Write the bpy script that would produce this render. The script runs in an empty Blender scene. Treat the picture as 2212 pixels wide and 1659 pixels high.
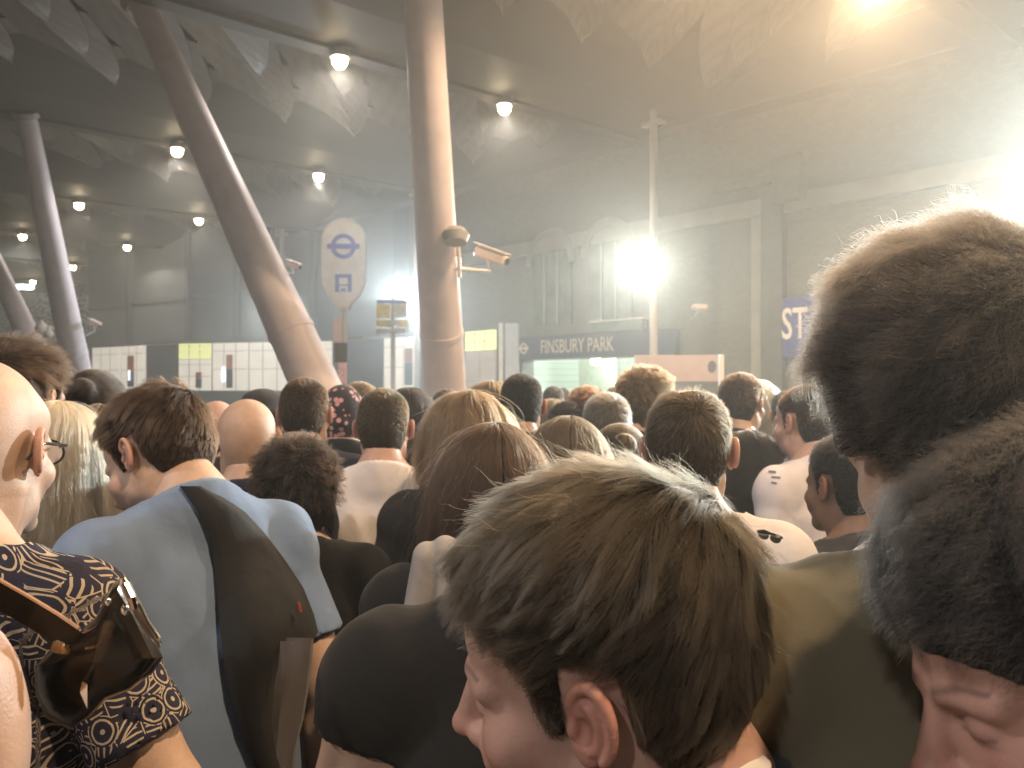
import bpy, math, random
import numpy as np
from mathutils import Vector, Matrix
from mathutils.bvhtree import BVHTree

sc = bpy.context.scene
COL = sc.collection
R = math.radians
rng = np.random.default_rng(7)
random.seed(7)

# ---------------------------------------------------------------- camera
F0, CU, CV, EYE = 1840.0, 1106.0, 829.5, 1.70      # focal length and centre, in pixels of a 2212 px wide frame
cd = bpy.data.cameras.new("camera")
cd.sensor_width = 36.0
cd.lens = 36.0 * F0 / 2212.0
cd.clip_start = 0.02
cd.clip_end = 500.0
cam = bpy.data.objects.new("camera", cd)
cam.location = (0, 0, EYE)
cam.rotation_euler = (R(90), 0, 0)
cd.dof.use_dof = True
cd.dof.focus_distance = 0.95
cd.dof.aperture_fstop = 11.0
COL.objects.link(cam)
sc.camera = cam

# ---------------------------------------------------------------- sky, moonless city night
w = bpy.data.worlds.new("World")
sc.world = w
w.use_nodes = True
nt = w.node_tree
nt.nodes.clear()
out = nt.nodes.new("ShaderNodeOutputWorld")
bg = nt.nodes.new("ShaderNodeBackground")
bg.inputs[0].default_value = (0.95, 0.80, 0.68, 1)
bg.inputs[1].default_value = 0.02
nt.links.new(bg.outputs[0], out.inputs[0])

sc.view_settings.view_transform = 'Standard'
sc.view_settings.look = 'None'
sc.view_settings.gamma = 1.0
sc.view_settings.exposure = 0.8
cy = sc.cycles
cy.max_bounces = 6
cy.diffuse_bounces = 3
cy.glossy_bounces = 3
cy.transmission_bounces = 4
cy.volume_bounces = 0
cy.transparent_max_bounces = 8
cy.sample_clamp_indirect = 4.0
cy.use_denoising = True

# ---------------------------------------------------------------- pixel -> world
def P(u, v, d):
    return Vector(((u - CU) * d / F0, d, EYE - (v - CV) * d / F0))

def lin(c):
    return tuple((x / 12.92 if x <= 0.04045 else ((x + 0.055) / 1.055) ** 2.4) for x in [k / 255 for k in c])

# ---------------------------------------------------------------- tagging
def tag(o, label=None, cat=None, group=None, kind=None):
    if label: o['label'] = label
    if cat: o['category'] = cat
    if group: o['group'] = group
    if kind: o['kind'] = kind
    return o

def empty(name, loc=(0, 0, 0), rz=0.0, parent=None):
    o = bpy.data.objects.new(name, None)
    o.empty_display_size = 0.1
    o.location = loc
    o.rotation_euler = (0, 0, rz)
    COL.objects.link(o)
    if parent: o.parent = parent
    return o

# ---------------------------------------------------------------- materials
def mat(name, col, rough=0.6, metal=0.0, var=0.12, scale=8.0, bump=0.0, bscale=40.0, emit=None, estr=0.0, spec=0.5, sheen=0.0, attr=None):
    m = bpy.data.materials.new(name)
    m.use_nodes = True
    n, l = m.node_tree.nodes, m.node_tree.links
    b = n["Principled BSDF"]
    b.inputs["Roughness"].default_value = rough
    b.inputs["Metallic"].default_value = metal
    b.inputs["Specular IOR Level"].default_value = spec
    if sheen:
        b.inputs["Sheen Weight"].default_value = sheen
    tc = n.new("ShaderNodeTexCoord")
    nz = n.new("ShaderNodeTexNoise")
    nz.inputs["Scale"].default_value = scale
    nz.inputs["Detail"].default_value = 5
    l.new(tc.outputs["Object"], nz.inputs["Vector"])
    mp = n.new("ShaderNodeMapRange")
    mp.inputs["From Min"].default_value = 0.3
    mp.inputs["From Max"].default_value = 0.7
    mp.inputs["To Min"].default_value = 1 - var
    mp.inputs["To Max"].default_value = 1 + var
    l.new(nz.outputs["Fac"], mp.inputs["Value"])
    mx = n.new("ShaderNodeVectorMath")
    mx.operation = 'SCALE'
    if attr:
        at = n.new("ShaderNodeAttribute")
        at.attribute_name = attr
        l.new(at.outputs["Color"], mx.inputs[0])
    else:
        mx.inputs[0].default_value = col[:3]
    l.new(mp.outputs[0], mx.inputs["Scale"])
    l.new(mx.outputs[0], b.inputs["Base Color"])
    if bump:
        n2 = n.new("ShaderNodeTexNoise")
        n2.inputs["Scale"].default_value = bscale
        n2.inputs["Detail"].default_value = 4
        l.new(tc.outputs["Object"], n2.inputs["Vector"])
        bp = n.new("ShaderNodeBump")
        bp.inputs["Strength"].default_value = bump
        bp.inputs["Distance"].default_value = 0.01
        l.new(n2.outputs["Fac"], bp.inputs["Height"])
        l.new(bp.outputs[0], b.inputs["Normal"])
    if emit:
        b.inputs["Emission Color"].default_value = (*emit, 1)
        b.inputs["Emission Strength"].default_value = estr
    return m

def skin_material():
    m = mat("skin", (1, 1, 1), rough=0.5, var=0.10, scale=38, bump=0.10, bscale=380, attr="Col", spec=0.4)
    b = m.node_tree.nodes["Principled BSDF"]
    b.inputs["Subsurface Weight"].default_value = 0.15
    b.inputs["Subsurface Radius"].default_value = (1.0, 0.35, 0.2)
    b.inputs["Subsurface Scale"].default_value = 0.008
    return m

HM = {}
def hair_mats(key, col):
    if key in HM: return HM[key]
    m = bpy.data.materials.new("hair_" + key)
    m.use_nodes = True
    n, l = m.node_tree.nodes, m.node_tree.links
    n.clear()
    o = n.new("ShaderNodeOutputMaterial")
    h = n.new("ShaderNodeBsdfHairPrincipled")
    h.model = 'CHIANG'
    h.parametrization = 'COLOR'
    h.inputs["Color"].default_value = (*col, 1)
    h.inputs["Roughness"].default_value = 0.42
    h.inputs["IOR"].default_value = 1.38
    h.inputs["Radial Roughness"].default_value = 0.6
    for q in h.inputs:
        if q.name.startswith("Random Color"): q.default_value = 0.55
    l.new(h.outputs[0], o.inputs[0])
    _hm = None
    under = mat("hair_mass_" + key, tuple(c * 0.75 for c in col), rough=0.95, var=0.35, scale=90, bump=0.6, bscale=160, spec=0.1)
    un, ul = under.node_tree.nodes, under.node_tree.links
    for q in [x for x in un if x.type == 'TEX_NOISE']:
        mpn = un.new("ShaderNodeMapping"); mpn.inputs["Scale"].default_value = (1.6, 1.6, 0.10)
        src_ = q.inputs["Vector"].links[0].from_socket
        ul.new(src_, mpn.inputs["Vector"]); ul.new(mpn.outputs[0], q.inputs["Vector"])
    HM[key] = (m, under)
    return HM[key]

# ---------------------------------------------------------------- mesh from arrays
def mesh_from(name, V, Fq, smooth=True):
    """Fq: (n,4) or (n,3) int array"""
    me = bpy.data.meshes.new(name)
    V = np.asarray(V, np.float32)
    Fq = np.asarray(Fq, np.int32)
    k = Fq.shape[1]
    me.vertices.add(len(V))
    me.vertices.foreach_set("co", V.ravel())
    me.loops.add(Fq.size)
    me.loops.foreach_set("vertex_index", Fq.ravel())
    me.polygons.add(len(Fq))
    me.polygons.foreach_set("loop_start", np.arange(len(Fq), dtype=np.int32) * k)
    me.update(calc_edges=True)
    me.polygons.foreach_set("use_smooth", np.full(len(Fq), smooth))
    return me

def obj(name, me, m=None, parent=None):
    o = bpy.data.objects.new(name, me)
    COL.objects.link(o)
    if m is not None and hasattr(me, "materials") and len(me.materials) == 0:
        me.materials.append(m)
    if parent: o.parent = parent
    return o

class MB:
    """collects boxes, tubes and sheets, then links them as one mesh object"""
    def __init__(s): s.v, s.f = [], []
    def add(s, vs, fs):
        n = len(s.v)
        s.v += [tuple(p) for p in vs]
        s.f += [tuple(i + n for i in q) for q in fs]
        return s
    def box(s, c, d, M=None, bev=0.0):
        x, y, z = [k / 2 for k in d]
        if bev <= 0:
            vs = [Vector((sx * x, sy * y, sz * z)) for sz in (-1, 1) for sy in (-1, 1) for sx in (-1, 1)]
            fs = [(0, 2, 3, 1), (4, 5, 7, 6), (0, 1, 5, 4), (2, 6, 7, 3), (0, 4, 6, 2), (1, 3, 7, 5)]
        else:
            b = min(bev, x * .9, y * .9, z * .9)
            ring = [(x - b, -y), (x, -y + b), (x, y - b), (x - b, y), (-x + b, y), (-x, y - b), (-x, -y + b), (-x + b, -y)]
            inner = [(px * (1 - b / x), py * (1 - b / y)) for px, py in ring]
            vs = [Vector((a, c2, -z)) for a, c2 in inner] + [Vector((a, c2, -z + b)) for a, c2 in ring] + [Vector((a, c2, z - b)) for a, c2 in ring] + [Vector((a, c2, z)) for a, c2 in inner]
            fs = [tuple(range(7, -1, -1)), tuple(range(24, 32))]
            for k in range(3):
                for i in range(8):
                    j = (i + 1) % 8
                    fs.append((k * 8 + i, k * 8 + j, k * 8 + 8 + j, k * 8 + 8 + i))
        M = M or Matrix.Identity(3)
        c = Vector(c)
        return s.add([M @ p + c for p in vs], fs)
    def tube(s, pts, rad, n=16, cap=True):
        pts = [Vector(p) for p in pts]
        if not hasattr(rad, "__len__"): rad = [rad] * len(pts)
        vs, fs = [], []
        up = None
        for i, p in enumerate(pts):
            t = (pts[min(i + 1, len(pts) - 1)] - pts[max(i - 1, 0)]).normalized()
            if up is None:
                up = Vector((0, 0, 1)) if abs(t.z) < 0.9 else Vector((1, 0, 0))
            a = (up - t * up.dot(t)).normalized()
            up = a
            b = t.cross(a)
            for k in range(n):
                an = 2 * math.pi * k / n
                vs.append(p + (a * math.cos(an) + b * math.sin(an)) * rad[i])
        for i in range(len(pts) - 1):
            for k in range(n):
                fs.append((i * n + k, i * n + (k + 1) % n, (i + 1) * n + (k + 1) % n, (i + 1) * n + k))
        if cap:
            fs.append(tuple(range(n - 1, -1, -1)))
            fs.append(tuple((len(pts) - 1) * n + k for k in range(n)))
        return s.add(vs, fs)
    def prism(s, poly, depth, M, c):
        """poly in local x,z ; extruded along local y"""
        n = len(poly)
        vs = [Vector((a, -depth / 2, b)) for a, b in poly] + [Vector((a, depth / 2, b)) for a, b in poly]
        fs = [tuple(range(n)), tuple(range(2 * n - 1, n - 1, -1))]
        for i in range(n):
            j = (i + 1) % n
            fs.append((i, i + n, j + n, j))
        c = Vector(c)
        return s.add([M @ p + c for p in vs], fs)
    def build(s, name, m=None, parent=None, smooth=False):
        me = bpy.data.meshes.new(name)
        me.from_pydata(s.v, [], s.f)
        me.update()
        if smooth:
            me.polygons.foreach_set("use_smooth", [True] * len(me.polygons))
            try: me.set_sharp_from_angle(angle=R(40))
            except Exception: pass
        return obj(name, me, m, parent)

def disc(r, n=28, a0=0, a1=2 * math.pi, rx=None):
    rx = rx or r
    return [(rx * math.cos(a0 + (a1 - a0) * i / n), r * math.sin(a0 + (a1 - a0) * i / n)) for i in range(n)]

def rotz(a): return Matrix.Rotation(a, 3, 'Z')

def text_obj(name, body, size, M, c, m, parent, depth=0.004, bold=0.0, xs=1.0):
    cu = bpy.data.curves.new(name, 'FONT')
    cu.body = body
    cu.size = size
    cu.align_x = 'CENTER'
    cu.align_y = 'CENTER'
    cu.extrude = depth
    cu.offset = bold
    cu.resolution_u = 3
    t = bpy.data.objects.new(name, cu)
    COL.objects.link(t)
    dg = bpy.context.evaluated_depsgraph_get()
    me = bpy.data.meshes.new_from_object(t.evaluated_get(dg))
    bpy.data.objects.remove(t)
    n = len(me.vertices)
    co = np.empty(n * 3, np.float32); me.vertices.foreach_get("co", co)
    co = co.reshape(-1, 3)
    loc = np.stack([co[:, 0] * xs, -co[:, 2], co[:, 1]], 1)
    A = np.array(M)
    co = loc @ A.T + np.array(c)
    me.vertices.foreach_set("co", co.astype(np.float32).ravel())
    me.materials.clear()
    me.update()
    return obj(name, me, m, parent)

# ---------------------------------------------------------------- distance fields and surface nets
def E(c, r, Rm=None):
    c, r = np.array(c, float), np.array(r, float) * np.ones(3)
    def f(X, Y, Z):
        x, y, z = X - c[0], Y - c[1], Z - c[2]
        if Rm is not None:
            x, y, z = (Rm[0][0] * x + Rm[1][0] * y + Rm[2][0] * z, Rm[0][1] * x + Rm[1][1] * y + Rm[2][1] * z, Rm[0][2] * x + Rm[1][2] * y + Rm[2][2] * z)
        k0 = np.sqrt((x / r[0]) ** 2 + (y / r[1]) ** 2 + (z / r[2]) ** 2)
        k1 = np.sqrt((x / r[0] ** 2) ** 2 + (y / r[1] ** 2) ** 2 + (z / r[2] ** 2) ** 2) + 1e-9
        return k0 * (k0 - 1) / k1
    m = r.max()
    return f, c - (r if Rm is None else m), c + (r if Rm is None else m)

def C(a, b, ra, rb=None):
    a, b = np.array(a, float), np.array(b, float)
    rb = ra if rb is None else rb
    ba = b - a
    L = (ba ** 2).sum() + 1e-12
    def f(X, Y, Z):
        x, y, z = X - a[0], Y - a[1], Z - a[2]
        t = np.clip((x * ba[0] + y * ba[1] + z * ba[2]) / L, 0, 1)
        return np.sqrt((x - ba[0] * t) ** 2 + (y - ba[1] * t) ** 2 + (z - ba[2] * t) ** 2) - (ra + (rb - ra) * t)
    r = max(ra, rb)
    return f, np.minimum(a, b) - r, np.maximum(a, b) + r

class Field:
    def __init__(s, lo, hi, h):
        s.lo, s.h = np.array(lo, float), h
        s.n = np.ceil((np.array(hi) - s.lo) / h).astype(int) + 1
        s.F = np.full(s.n, 0.5, np.float32)
    def sl(s, lo, hi, mg):
        a = np.clip(np.floor((lo - mg - s.lo) / s.h).astype(int), 0, s.n - 1)
        b = np.clip(np.ceil((hi + mg - s.lo) / s.h).astype(int) + 1, 1, s.n)
        if (b <= a).any(): return None
        X, Y, Z = [(s.lo[i] + s.h * np.arange(a[i], b[i])).astype(np.float32) for i in range(3)]
        return (slice(a[0], b[0]), slice(a[1], b[1]), slice(a[2], b[2])), X[:, None, None], Y[None, :, None], Z[None, None, :]
    def add(s, pr, k=0.01, sub=False):
        f, lo, hi = pr
        q = s.sl(lo, hi, k + 3 * s.h)
        if q is None: return s
        w_, X, Y, Z = q
        b = f(X, Y, Z)
        a = s.F[w_]
        if sub:
            b = -b
            hh = np.clip(0.5 - 0.5 * (b - a) / k, 0, 1)
            s.F[w_] = b + (a - b) * hh + k * hh * (1 - hh)
        else:
            hh = np.clip(0.5 + 0.5 * (b - a) / k, 0, 1)
            s.F[w_] = b * (1 - hh) + a * hh - k * hh * (1 - hh)
        return s
    def grid(s):
        X, Y, Z = [(s.lo[i] + s.h * np.arange(s.n[i])).astype(np.float32) for i in range(3)]
        return X[:, None, None], Y[None, :, None], Z[None, None, :]
    def copy(s, F=None):
        g = Field.__new__(Field)
        g.lo, g.h, g.n = s.lo, s.h, s.n
        g.F = s.F.copy() if F is None else F
        return g
    def nets(s):
        return nets(s.F, s.lo, s.h)

def nets(F, lo, h):
    F = F.copy()
    F[0], F[-1], F[:, 0], F[:, -1], F[:, :, 0], F[:, :, -1] = 1, 1, 1, 1, 1, 1
    S = F < 0
    n = np.array(F.shape)
    c = np.zeros(n - 1, np.int8)
    for i in (0, 1):
        for j in (0, 1):
            for k in (0, 1):
                c += S[i:n[0] - 1 + i, j:n[1] - 1 + j, k:n[2] - 1 + k]
    act = (c > 0) & (c < 8)
    idx = np.argwhere(act)
    ids = np.full(n - 1, -1, np.int32)
    ids[act] = np.arange(len(idx))
    acc = np.zeros((len(idx), 3)); cnt = np.zeros(len(idx))
    cor = [(i, j, k) for i in (0, 1) for j in (0, 1) for k in (0, 1)]
    for a in cor:
        for ax in range(3):
            if a[ax]: continue
            b = list(a); b[ax] = 1
            ia, ib = idx + a, idx + b
            fa, fb = F[ia[:, 0], ia[:, 1], ia[:, 2]], F[ib[:, 0], ib[:, 1], ib[:, 2]]
            m = (fa < 0) != (fb < 0)
            t = np.where(m, fa / np.where(m, fa - fb, 1), 0)
            p = np.array(a, float)[None].repeat(len(idx), 0)
            p[:, ax] += t
            acc[m] += p[m]; cnt[m] += 1
    V = lo + h * (idx + acc / np.maximum(cnt, 1)[:, None])
    quads = []
    for ax in range(3):
        o1, o2 = [(1, 2), (2, 0), (0, 1)][ax]
        sa = [slice(1, -1)] * 3; sb = [slice(1, -1)] * 3
        sa[ax] = slice(0, n[ax] - 1); sb[ax] = slice(1, n[ax])
        A, B = S[tuple(sa)], S[tuple(sb)]
        e = np.argwhere(A != B)
        if not len(e): continue
        fl = A[e[:, 0], e[:, 1], e[:, 2]]
        g = e.copy()
        g[:, o1] += 1; g[:, o2] += 1
        def cid(d1, d2):
            q = g.copy(); q[:, o1] += d1; q[:, o2] += d2
            return ids[q[:, 0], q[:, 1], q[:, 2]]
        q = np.stack([cid(-1, -1), cid(0, -1), cid(0, 0), cid(-1, 0)], 1)
        q[~fl] = q[~fl][:, ::-1]
        quads.append(q)
    return V, np.concatenate(quads)

# ================================================================ PEOPLE
SKIN = skin_material()
HEAD_AT = np.array([0, 0.02, 1.605])       # head centre in the body's own frame (1.73 m tall figure looking along +Y)

def ear(f, s, fine):
    """s = -1 / +1 side"""
    t = R(22) * s
    cx, cy0 = 0.077 * s, -0.004
    def W(u, v, w_):   # u back, v up, w outward
        a = -0.16
        uu, vv = u * math.cos(a) - v * math.sin(a), u * math.sin(a) + v * math.cos(a)
        ux, uy = math.sin(t), -math.cos(t)          # back direction, flared outward
        wx, wy = math.cos(t) * s, math.sin(t) * s * 1.0
        ox = cx + abs(uu + 0.018) * 0
        ux, uy = math.sin(R(24)) * s, -math.cos(R(24))
        wx, wy = math.cos(R(24)) * s, math.sin(R(24))
        k = uu + 0.016
        return np.array([cx + ux * k + wx * w_, cy0 + 0.014 + uy * k + wy * w_, vv])
    def arc(ru, rv, a0, a1, r, w0, c=(0, 0), n=14, r1=None):
        ps = [W(c[0] + ru * math.cos(a0 + (a1 - a0) * i / n), c[1] + rv * math.sin(a0 + (a1 - a0) * i / n), w0) for i in range(n + 1)]
        for p, q in zip(ps[:-1], ps[1:]):
            f.add(C(p, q, r), 0.003)
    # plate
    Rm = np.stack([W(1, 0, 0) - W(0, 0, 0), W(0, 1, 0) - W(0, 0, 0), (W(0, 0, 1) - W(0, 0, 0))], 1)
    Rm[:, 0] /= np.linalg.norm(Rm[:, 0]); Rm[:, 1] /= np.linalg.norm(Rm[:, 1])
    f.add(E(W(0.002, 0.002, -0.001), (0.0165, 0.029, 0.0042), Rm), 0.004)
    f.add(E(W(-0.004, -0.024, 0.0), (0.0085, 0.010, 0.0045), Rm), 0.005)
    f.add(C(W(-0.012, 0.012, -0.004), W(-0.01, -0.018, -0.004), 0.007), 0.006)
    arc(0.0165, 0.0285, R(150), R(-60), 0.0036, 0.0035, (0.0015, 0.001), 18)       # helix
    f.add(C(W(-0.0125, 0.0145, 0.003), W(-0.004, 0.001, 0.001), 0.0032, 0.0022), 0.003)
    arc(0.0095, 0.017, R(95), R(-75), 0.0034, 0.0025, (-0.001, -0.002), 12)       # antihelix
    f.add(E(W(-0.004, -0.005, 0.006), (0.0068, 0.0105, 0.0085), Rm), 0.003, sub=True)  # concha
    arc(0.0128, 0.0222, R(120), R(-40), 0.0014, 0.0052, (0.0, 0.0), 12) if False else None
    f.add(E(W(-0.0125, -0.006, 0.003), (0.004, 0.0065, 0.004), Rm), 0.003)        # tragus

def build_head(h, slim=1.0, young=0.0, neck=0.056):
    f = Field((-0.125, -0.15, -0.24), (0.125, 0.145, 0.15), h)
    add = f.add
    add(E((0, -0.018, 0.042), (0.077, 0.098, 0.083)), 0.01)
    add(E((0, -0.05, 0.0), (0.066, 0.06, 0.07)), 0.03)
    add(E((0, 0.03, -0.03), (0.062, 0.064, 0.08)), 0.03)
    add(E((0, 0.055, 0.045), (0.055, 0.03, 0.035)), 0.03)
    add(C((-0.043, 0.02, -0.075), (-0.012, 0.07, -0.098), 0.022, 0.016), 0.03)
    add(C((0.043, 0.02, -0.075), (0.012, 0.07, -0.098), 0.022, 0.016), 0.03)
    add(E((0, 0.078, -0.098), (0.018, 0.014, 0.014)), 0.02)
    add(C((0, -0.028, -0.03), (0, -0.045, -0.26), neck, neck + 0.004), 0.03)
    for s in (-1, 1):
        add(C((0.014 * s, 0.088, 0.014), (0.045 * s, 0.074, 0.012), 0.009), 0.012)
        add(E((0.043 * s, 0.062, -0.03), (0.024, 0.022, 0.022)), 0.02)
        add(E((0.032 * s, 0.104, -0.004), (0.019, 0.016, 0.012)), 0.012, sub=True)
        add(E((0.031 * s, 0.0755, -0.004), (0.0150, 0.0125, 0.0125)), 0.004)     # lidded eye
        add(C((0.017 * s, 0.083, -0.0105), (0.044 * s, 0.079, -0.0095), 0.0022), 0.003)
        add(E((0.0115 * s, 0.0985, -0.040), (0.0085, 0.010, 0.0075)), 0.006)     # wing of the nose
        add(E((0.022 * s, 0.078, -0.055), (0.018, 0.016, 0.018)), 0.02)
        add(C((0.052 * s, -0.01, -0.05), (0.025 * s, 0.01, -0.2), 0.012), 0.03)
    add(C((0, 0.088, 0.010), (0, 0.1105, -0.033), 0.0075, 0.0098), 0.010)
    add(E((0, 0.1135, -0.036), (0.0105, 0.0095, 0.0085)), 0.006)
    for s in (-1, 1):
        add(E((0.006 * s, 0.108, -0.0475), (0.0035, 0.0055, 0.004)), 0.002, sub=True)
    add(E((0, 0.0905, -0.0625), (0.023, 0.0105, 0.0052)), 0.004)
    add(E((0, 0.088, -0.0745), (0.0195, 0.0115, 0.0062)), 0.004)
    add(E((0, 0.103, -0.0682), (0.024, 0.010, 0.0009)), 0.002, sub=True)
    for s in (-1, 1): ear(f, s, True)
    return f

def hairline(y):
    return np.interp(y, [-0.12, -0.09, -0.045, -0.032, -0.026, 0.012, 0.017, 0.032, 0.038, 0.055, 0.075, 0.10],
                        [-0.075, -0.068, -0.06, -0.03, 0.036, 0.036, -0.018, -0.018, 0.03, 0.05, 0.066, 0.072])

def vnoise(p, f, seed=0):
    """cheap smooth noise from a few sines, p (...,3)"""
    r = np.random.default_rng(seed)
    o = 0
    for _ in range(5):
        k = r.normal(size=3); k /= np.linalg.norm(k)
        o = o + np.sin((p @ k) * f * r.uniform(0.6, 1.6) * 6.283 + r.uniform(0, 6.28))
    return o / 5

HEADS = {}
def head_field(kind):
    if kind not in HEADS:
        HEADS[kind] = build_head({'fine': 0.0017, 'mid': 0.0026, 'far': 0.0036}[kind])
        HEADS[kind + "_m"] = HEADS[kind].nets()
    return HEADS[kind], HEADS[kind + "_m"]

def skin_colours(p, tone, stubble=0.0, scalp=None, brow=(0.05, 0.03, 0.02), bald=0.0, shave=(0.09, 0.07, 0.055)):
    """p head-local vertices -> colour"""
    c = np.tile(np.array(tone, float), (len(p), 1))
    x, y, z = p.T
    ax = np.abs(x)
    def mix(m, col, a=1.0):
        nonlocal c
        m = np.clip(m, 0, 1)[:, None] * a
        c = c * (1 - m) + np.array(col) * m
    red = np.array(tone) * np.array((1.12, 0.72, 0.68))
    mix(np.exp(-((ax - 0.045) ** 2 + (z + 0.035) ** 2) / 0.02 ** 2) * (y > 0.04), red, 0.45)
    mix(np.exp(-((x) ** 2 + (z + 0.038) ** 2) / 0.014 ** 2) * (y > 0.1), red, 0.6)
    mix((ax > 0.079) * (np.abs(z) < 0.04) * (y > -0.045) * (y < 0.03) * 1.0, red, 0.55)
    lip = (ax < 0.022) & (z < -0.057) & (z > -0.081) & (y > 0.093)
    mix(lip * 1.0, np.array(tone) * np.array((0.85, 0.45, 0.42)), 0.8)
    mix(((np.abs(z + 0.0682) < 0.0012) & (ax < 0.022) & (y > 0.08)) * 1.0, (0.06, 0.02, 0.02))
    bt = np.clip((ax - 0.012) / 0.036, 0, 1); mix(np.exp(-((z - (0.0175 + 0.006 * np.sin(bt * 2.2))) / (0.0034 - 0.0018 * bt)) ** 2) * (ax > 0.011) * (ax < 0.050) * (y > 0.055) * (0.8 + 0.2 * vnoise(p, 300, 9)), brow, 0.62)
    mix(((np.abs(z + 0.0085 + (ax - 0.031) ** 2 * -6) < 0.0016) & (ax > 0.017) & (ax < 0.046) & (y > 0.07)) * 1.0, (0.08, 0.05, 0.04), 0.4)
    if stubble:
        m = np.clip((-0.045 - z) / 0.02, 0, 1) * (z > -0.13) * (y > -0.005) * (~lip)
        mix(m, np.array(tone) * 0.35, stubble)
    if scalp is not None:
        e = (z - hairline(y)) * (0.9) + vnoise(p, 40, 3) * 0.002
        m = np.clip(e / 0.006 + 0.5, 0, 1)
        if bald > 0:                       # thinning crown
            d = np.sqrt(x ** 2 + (y - 0.0) ** 2 * 0.7)
            m = m * np.clip((d - bald) / 0.02, 0, 1)
        inear = (ax > 0.078) & (z < 0.034) & (y > -0.045) & (y < 0.03)
        mix(m * (~inear), scalp, 0.85)
    return c

# ---- bodies
BODY = {}
def arm_pts(pose, s):
    sh = (0.178 * s, -0.01, 1.405)
    P_ = {'down': ((0.222 * s, -0.03, 1.11), (0.235 * s, 0.04, 0.86)),
          'phone': ((0.225 * s, -0.005, 1.115), (0.10 * s, 0.20, 1.17)),
          'wide': ((0.262 * s, -0.02, 1.125), (0.265 * s, 0.13, 0.93)),
          'out': ((0.305 * s, 0.0, 1.19), (0.27 * s, 0.16, 1.03)),
          'raised': ((0.25 * s, 0.12, 1.27), (0.13 * s, 0.27, 1.45))}[pose]
    return np.array(sh), np.array(P_[0]), np.array(P_[1])

def torso(f, off=0.0, k=0.05, slim=1.0):
    f.add(E((0, 0.0, 1.27), (0.158 * slim + off, 0.105 + off, 0.19 + off)), k)
    for s in (-1, 1):
        f.add(E((0.075 * s, -0.04, 1.30), (0.085 + off, 0.062 + off, 0.12)), k)
        f.add(C((0.0, -0.03, 1.475), (0.155 * s, -0.012, 1.405), 0.05 + off, 0.052 + off), k)
    f.add(E((0, 0.005, 1.05), (0.142 * slim + off, 0.105 + off, 0.2)), k)
    f.add(E((0, -0.005, 0.92), (0.165 * slim + off, 0.118 + off, 0.14)), k)

def hand(f, wr, d, s):
    """relaxed hand below wrist wr, forearm direction d"""
    d = d / np.linalg.norm(d)
    side = np.cross(d, np.array([s, 0.15, 0.0])); side /= np.linalg.norm(side)
    pal = np.cross(side, d)
    c1, c2 = wr + d * 0.02, wr + d * 0.085
    for o in (-0.02, 0.0, 0.02):
        f.add(C(c1 + side * o * 0.6, c2 + side * o * 1.3, 0.014, 0.012), 0.01)
    for i, (o, L) in enumerate([(-0.03, 0.062), (-0.010, 0.074), (0.010, 0.07), (0.029, 0.055)]):
        a = c2 + side * o
        b_ = a + (d * 0.9 + pal * 0.25 * s) * L * 0.5
        c_ = b_ + (d * 0.6 + pal * 0.7 * s) * L * 0.5
        f.add(C(a, b_, 0.0088, 0.0082), 0.003)
        f.add(C(b_, c_, 0.0082, 0.007), 0.003)
    t0 = wr + d * 0.03 - side * 0.028
    t1 = t0 + (d * 0.6 - side * 0.8) * 0.035
    t2 = t1 + (d * 0.95 + pal * 0.3 * s) * 0.03
    f.add(C(t0, t1, 0.0115, 0.0095), 0.004); f.add(C(t1, t2, 0.0095, 0.008), 0.003)

def body_mesh(pose, slim):
    key = (pose, slim)
    if key in BODY: return BODY[key]
    f = Field((-0.46, -0.22, -0.01), (0.46, 0.42, 1.56), 0.009)
    torso(f, 0.0, 0.05, slim)
    f.add(C((0, -0.026, 1.60), (0, -0.03, 1.44), 0.049, 0.056), 0.05)
    g = Field((-0.46, -0.22, 0.60), (0.46, 0.42, 1.62), 0.0055)
    for s in (-1, 1):
        a, b, c = arm_pts(pose, s)
        f.add(C(a, b, 0.05, 0.041), 0.03)
        f.add(E(a + (0.01 * s, 0, -0.04), (0.052, 0.055, 0.075)), 0.03)
        m = b + (c - b) * 0.35
        f.add(C(b, m, 0.04, 0.042), 0.02); f.add(C(m, c, 0.042, 0.027), 0.02)
        hand(g, c, c - b, s)
        f.add(C((0.085 * s, 0, 0.88), (0.098 * s, 0.015, 0.49), 0.088, 0.056), 0.04)
        f.add(E((0.102 * s, -0.02, 0.37), (0.055, 0.058, 0.13)), 0.03)
        f.add(C((0.098 * s, 0.01, 0.49), (0.10 * s, -0.02, 0.09), 0.055, 0.037), 0.03)
        f.add(C((0.10 * s, -0.03, 0.045), (0.115 * s, 0.15, 0.032), 0.042, 0.036), 0.03)
    V, Q = f.nets(); V2, Q2 = g.nets()
    BODY[key] = (np.concatenate([V, V2]), np.concatenate([Q, Q2 + len(V)]))
    return BODY[key]

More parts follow.
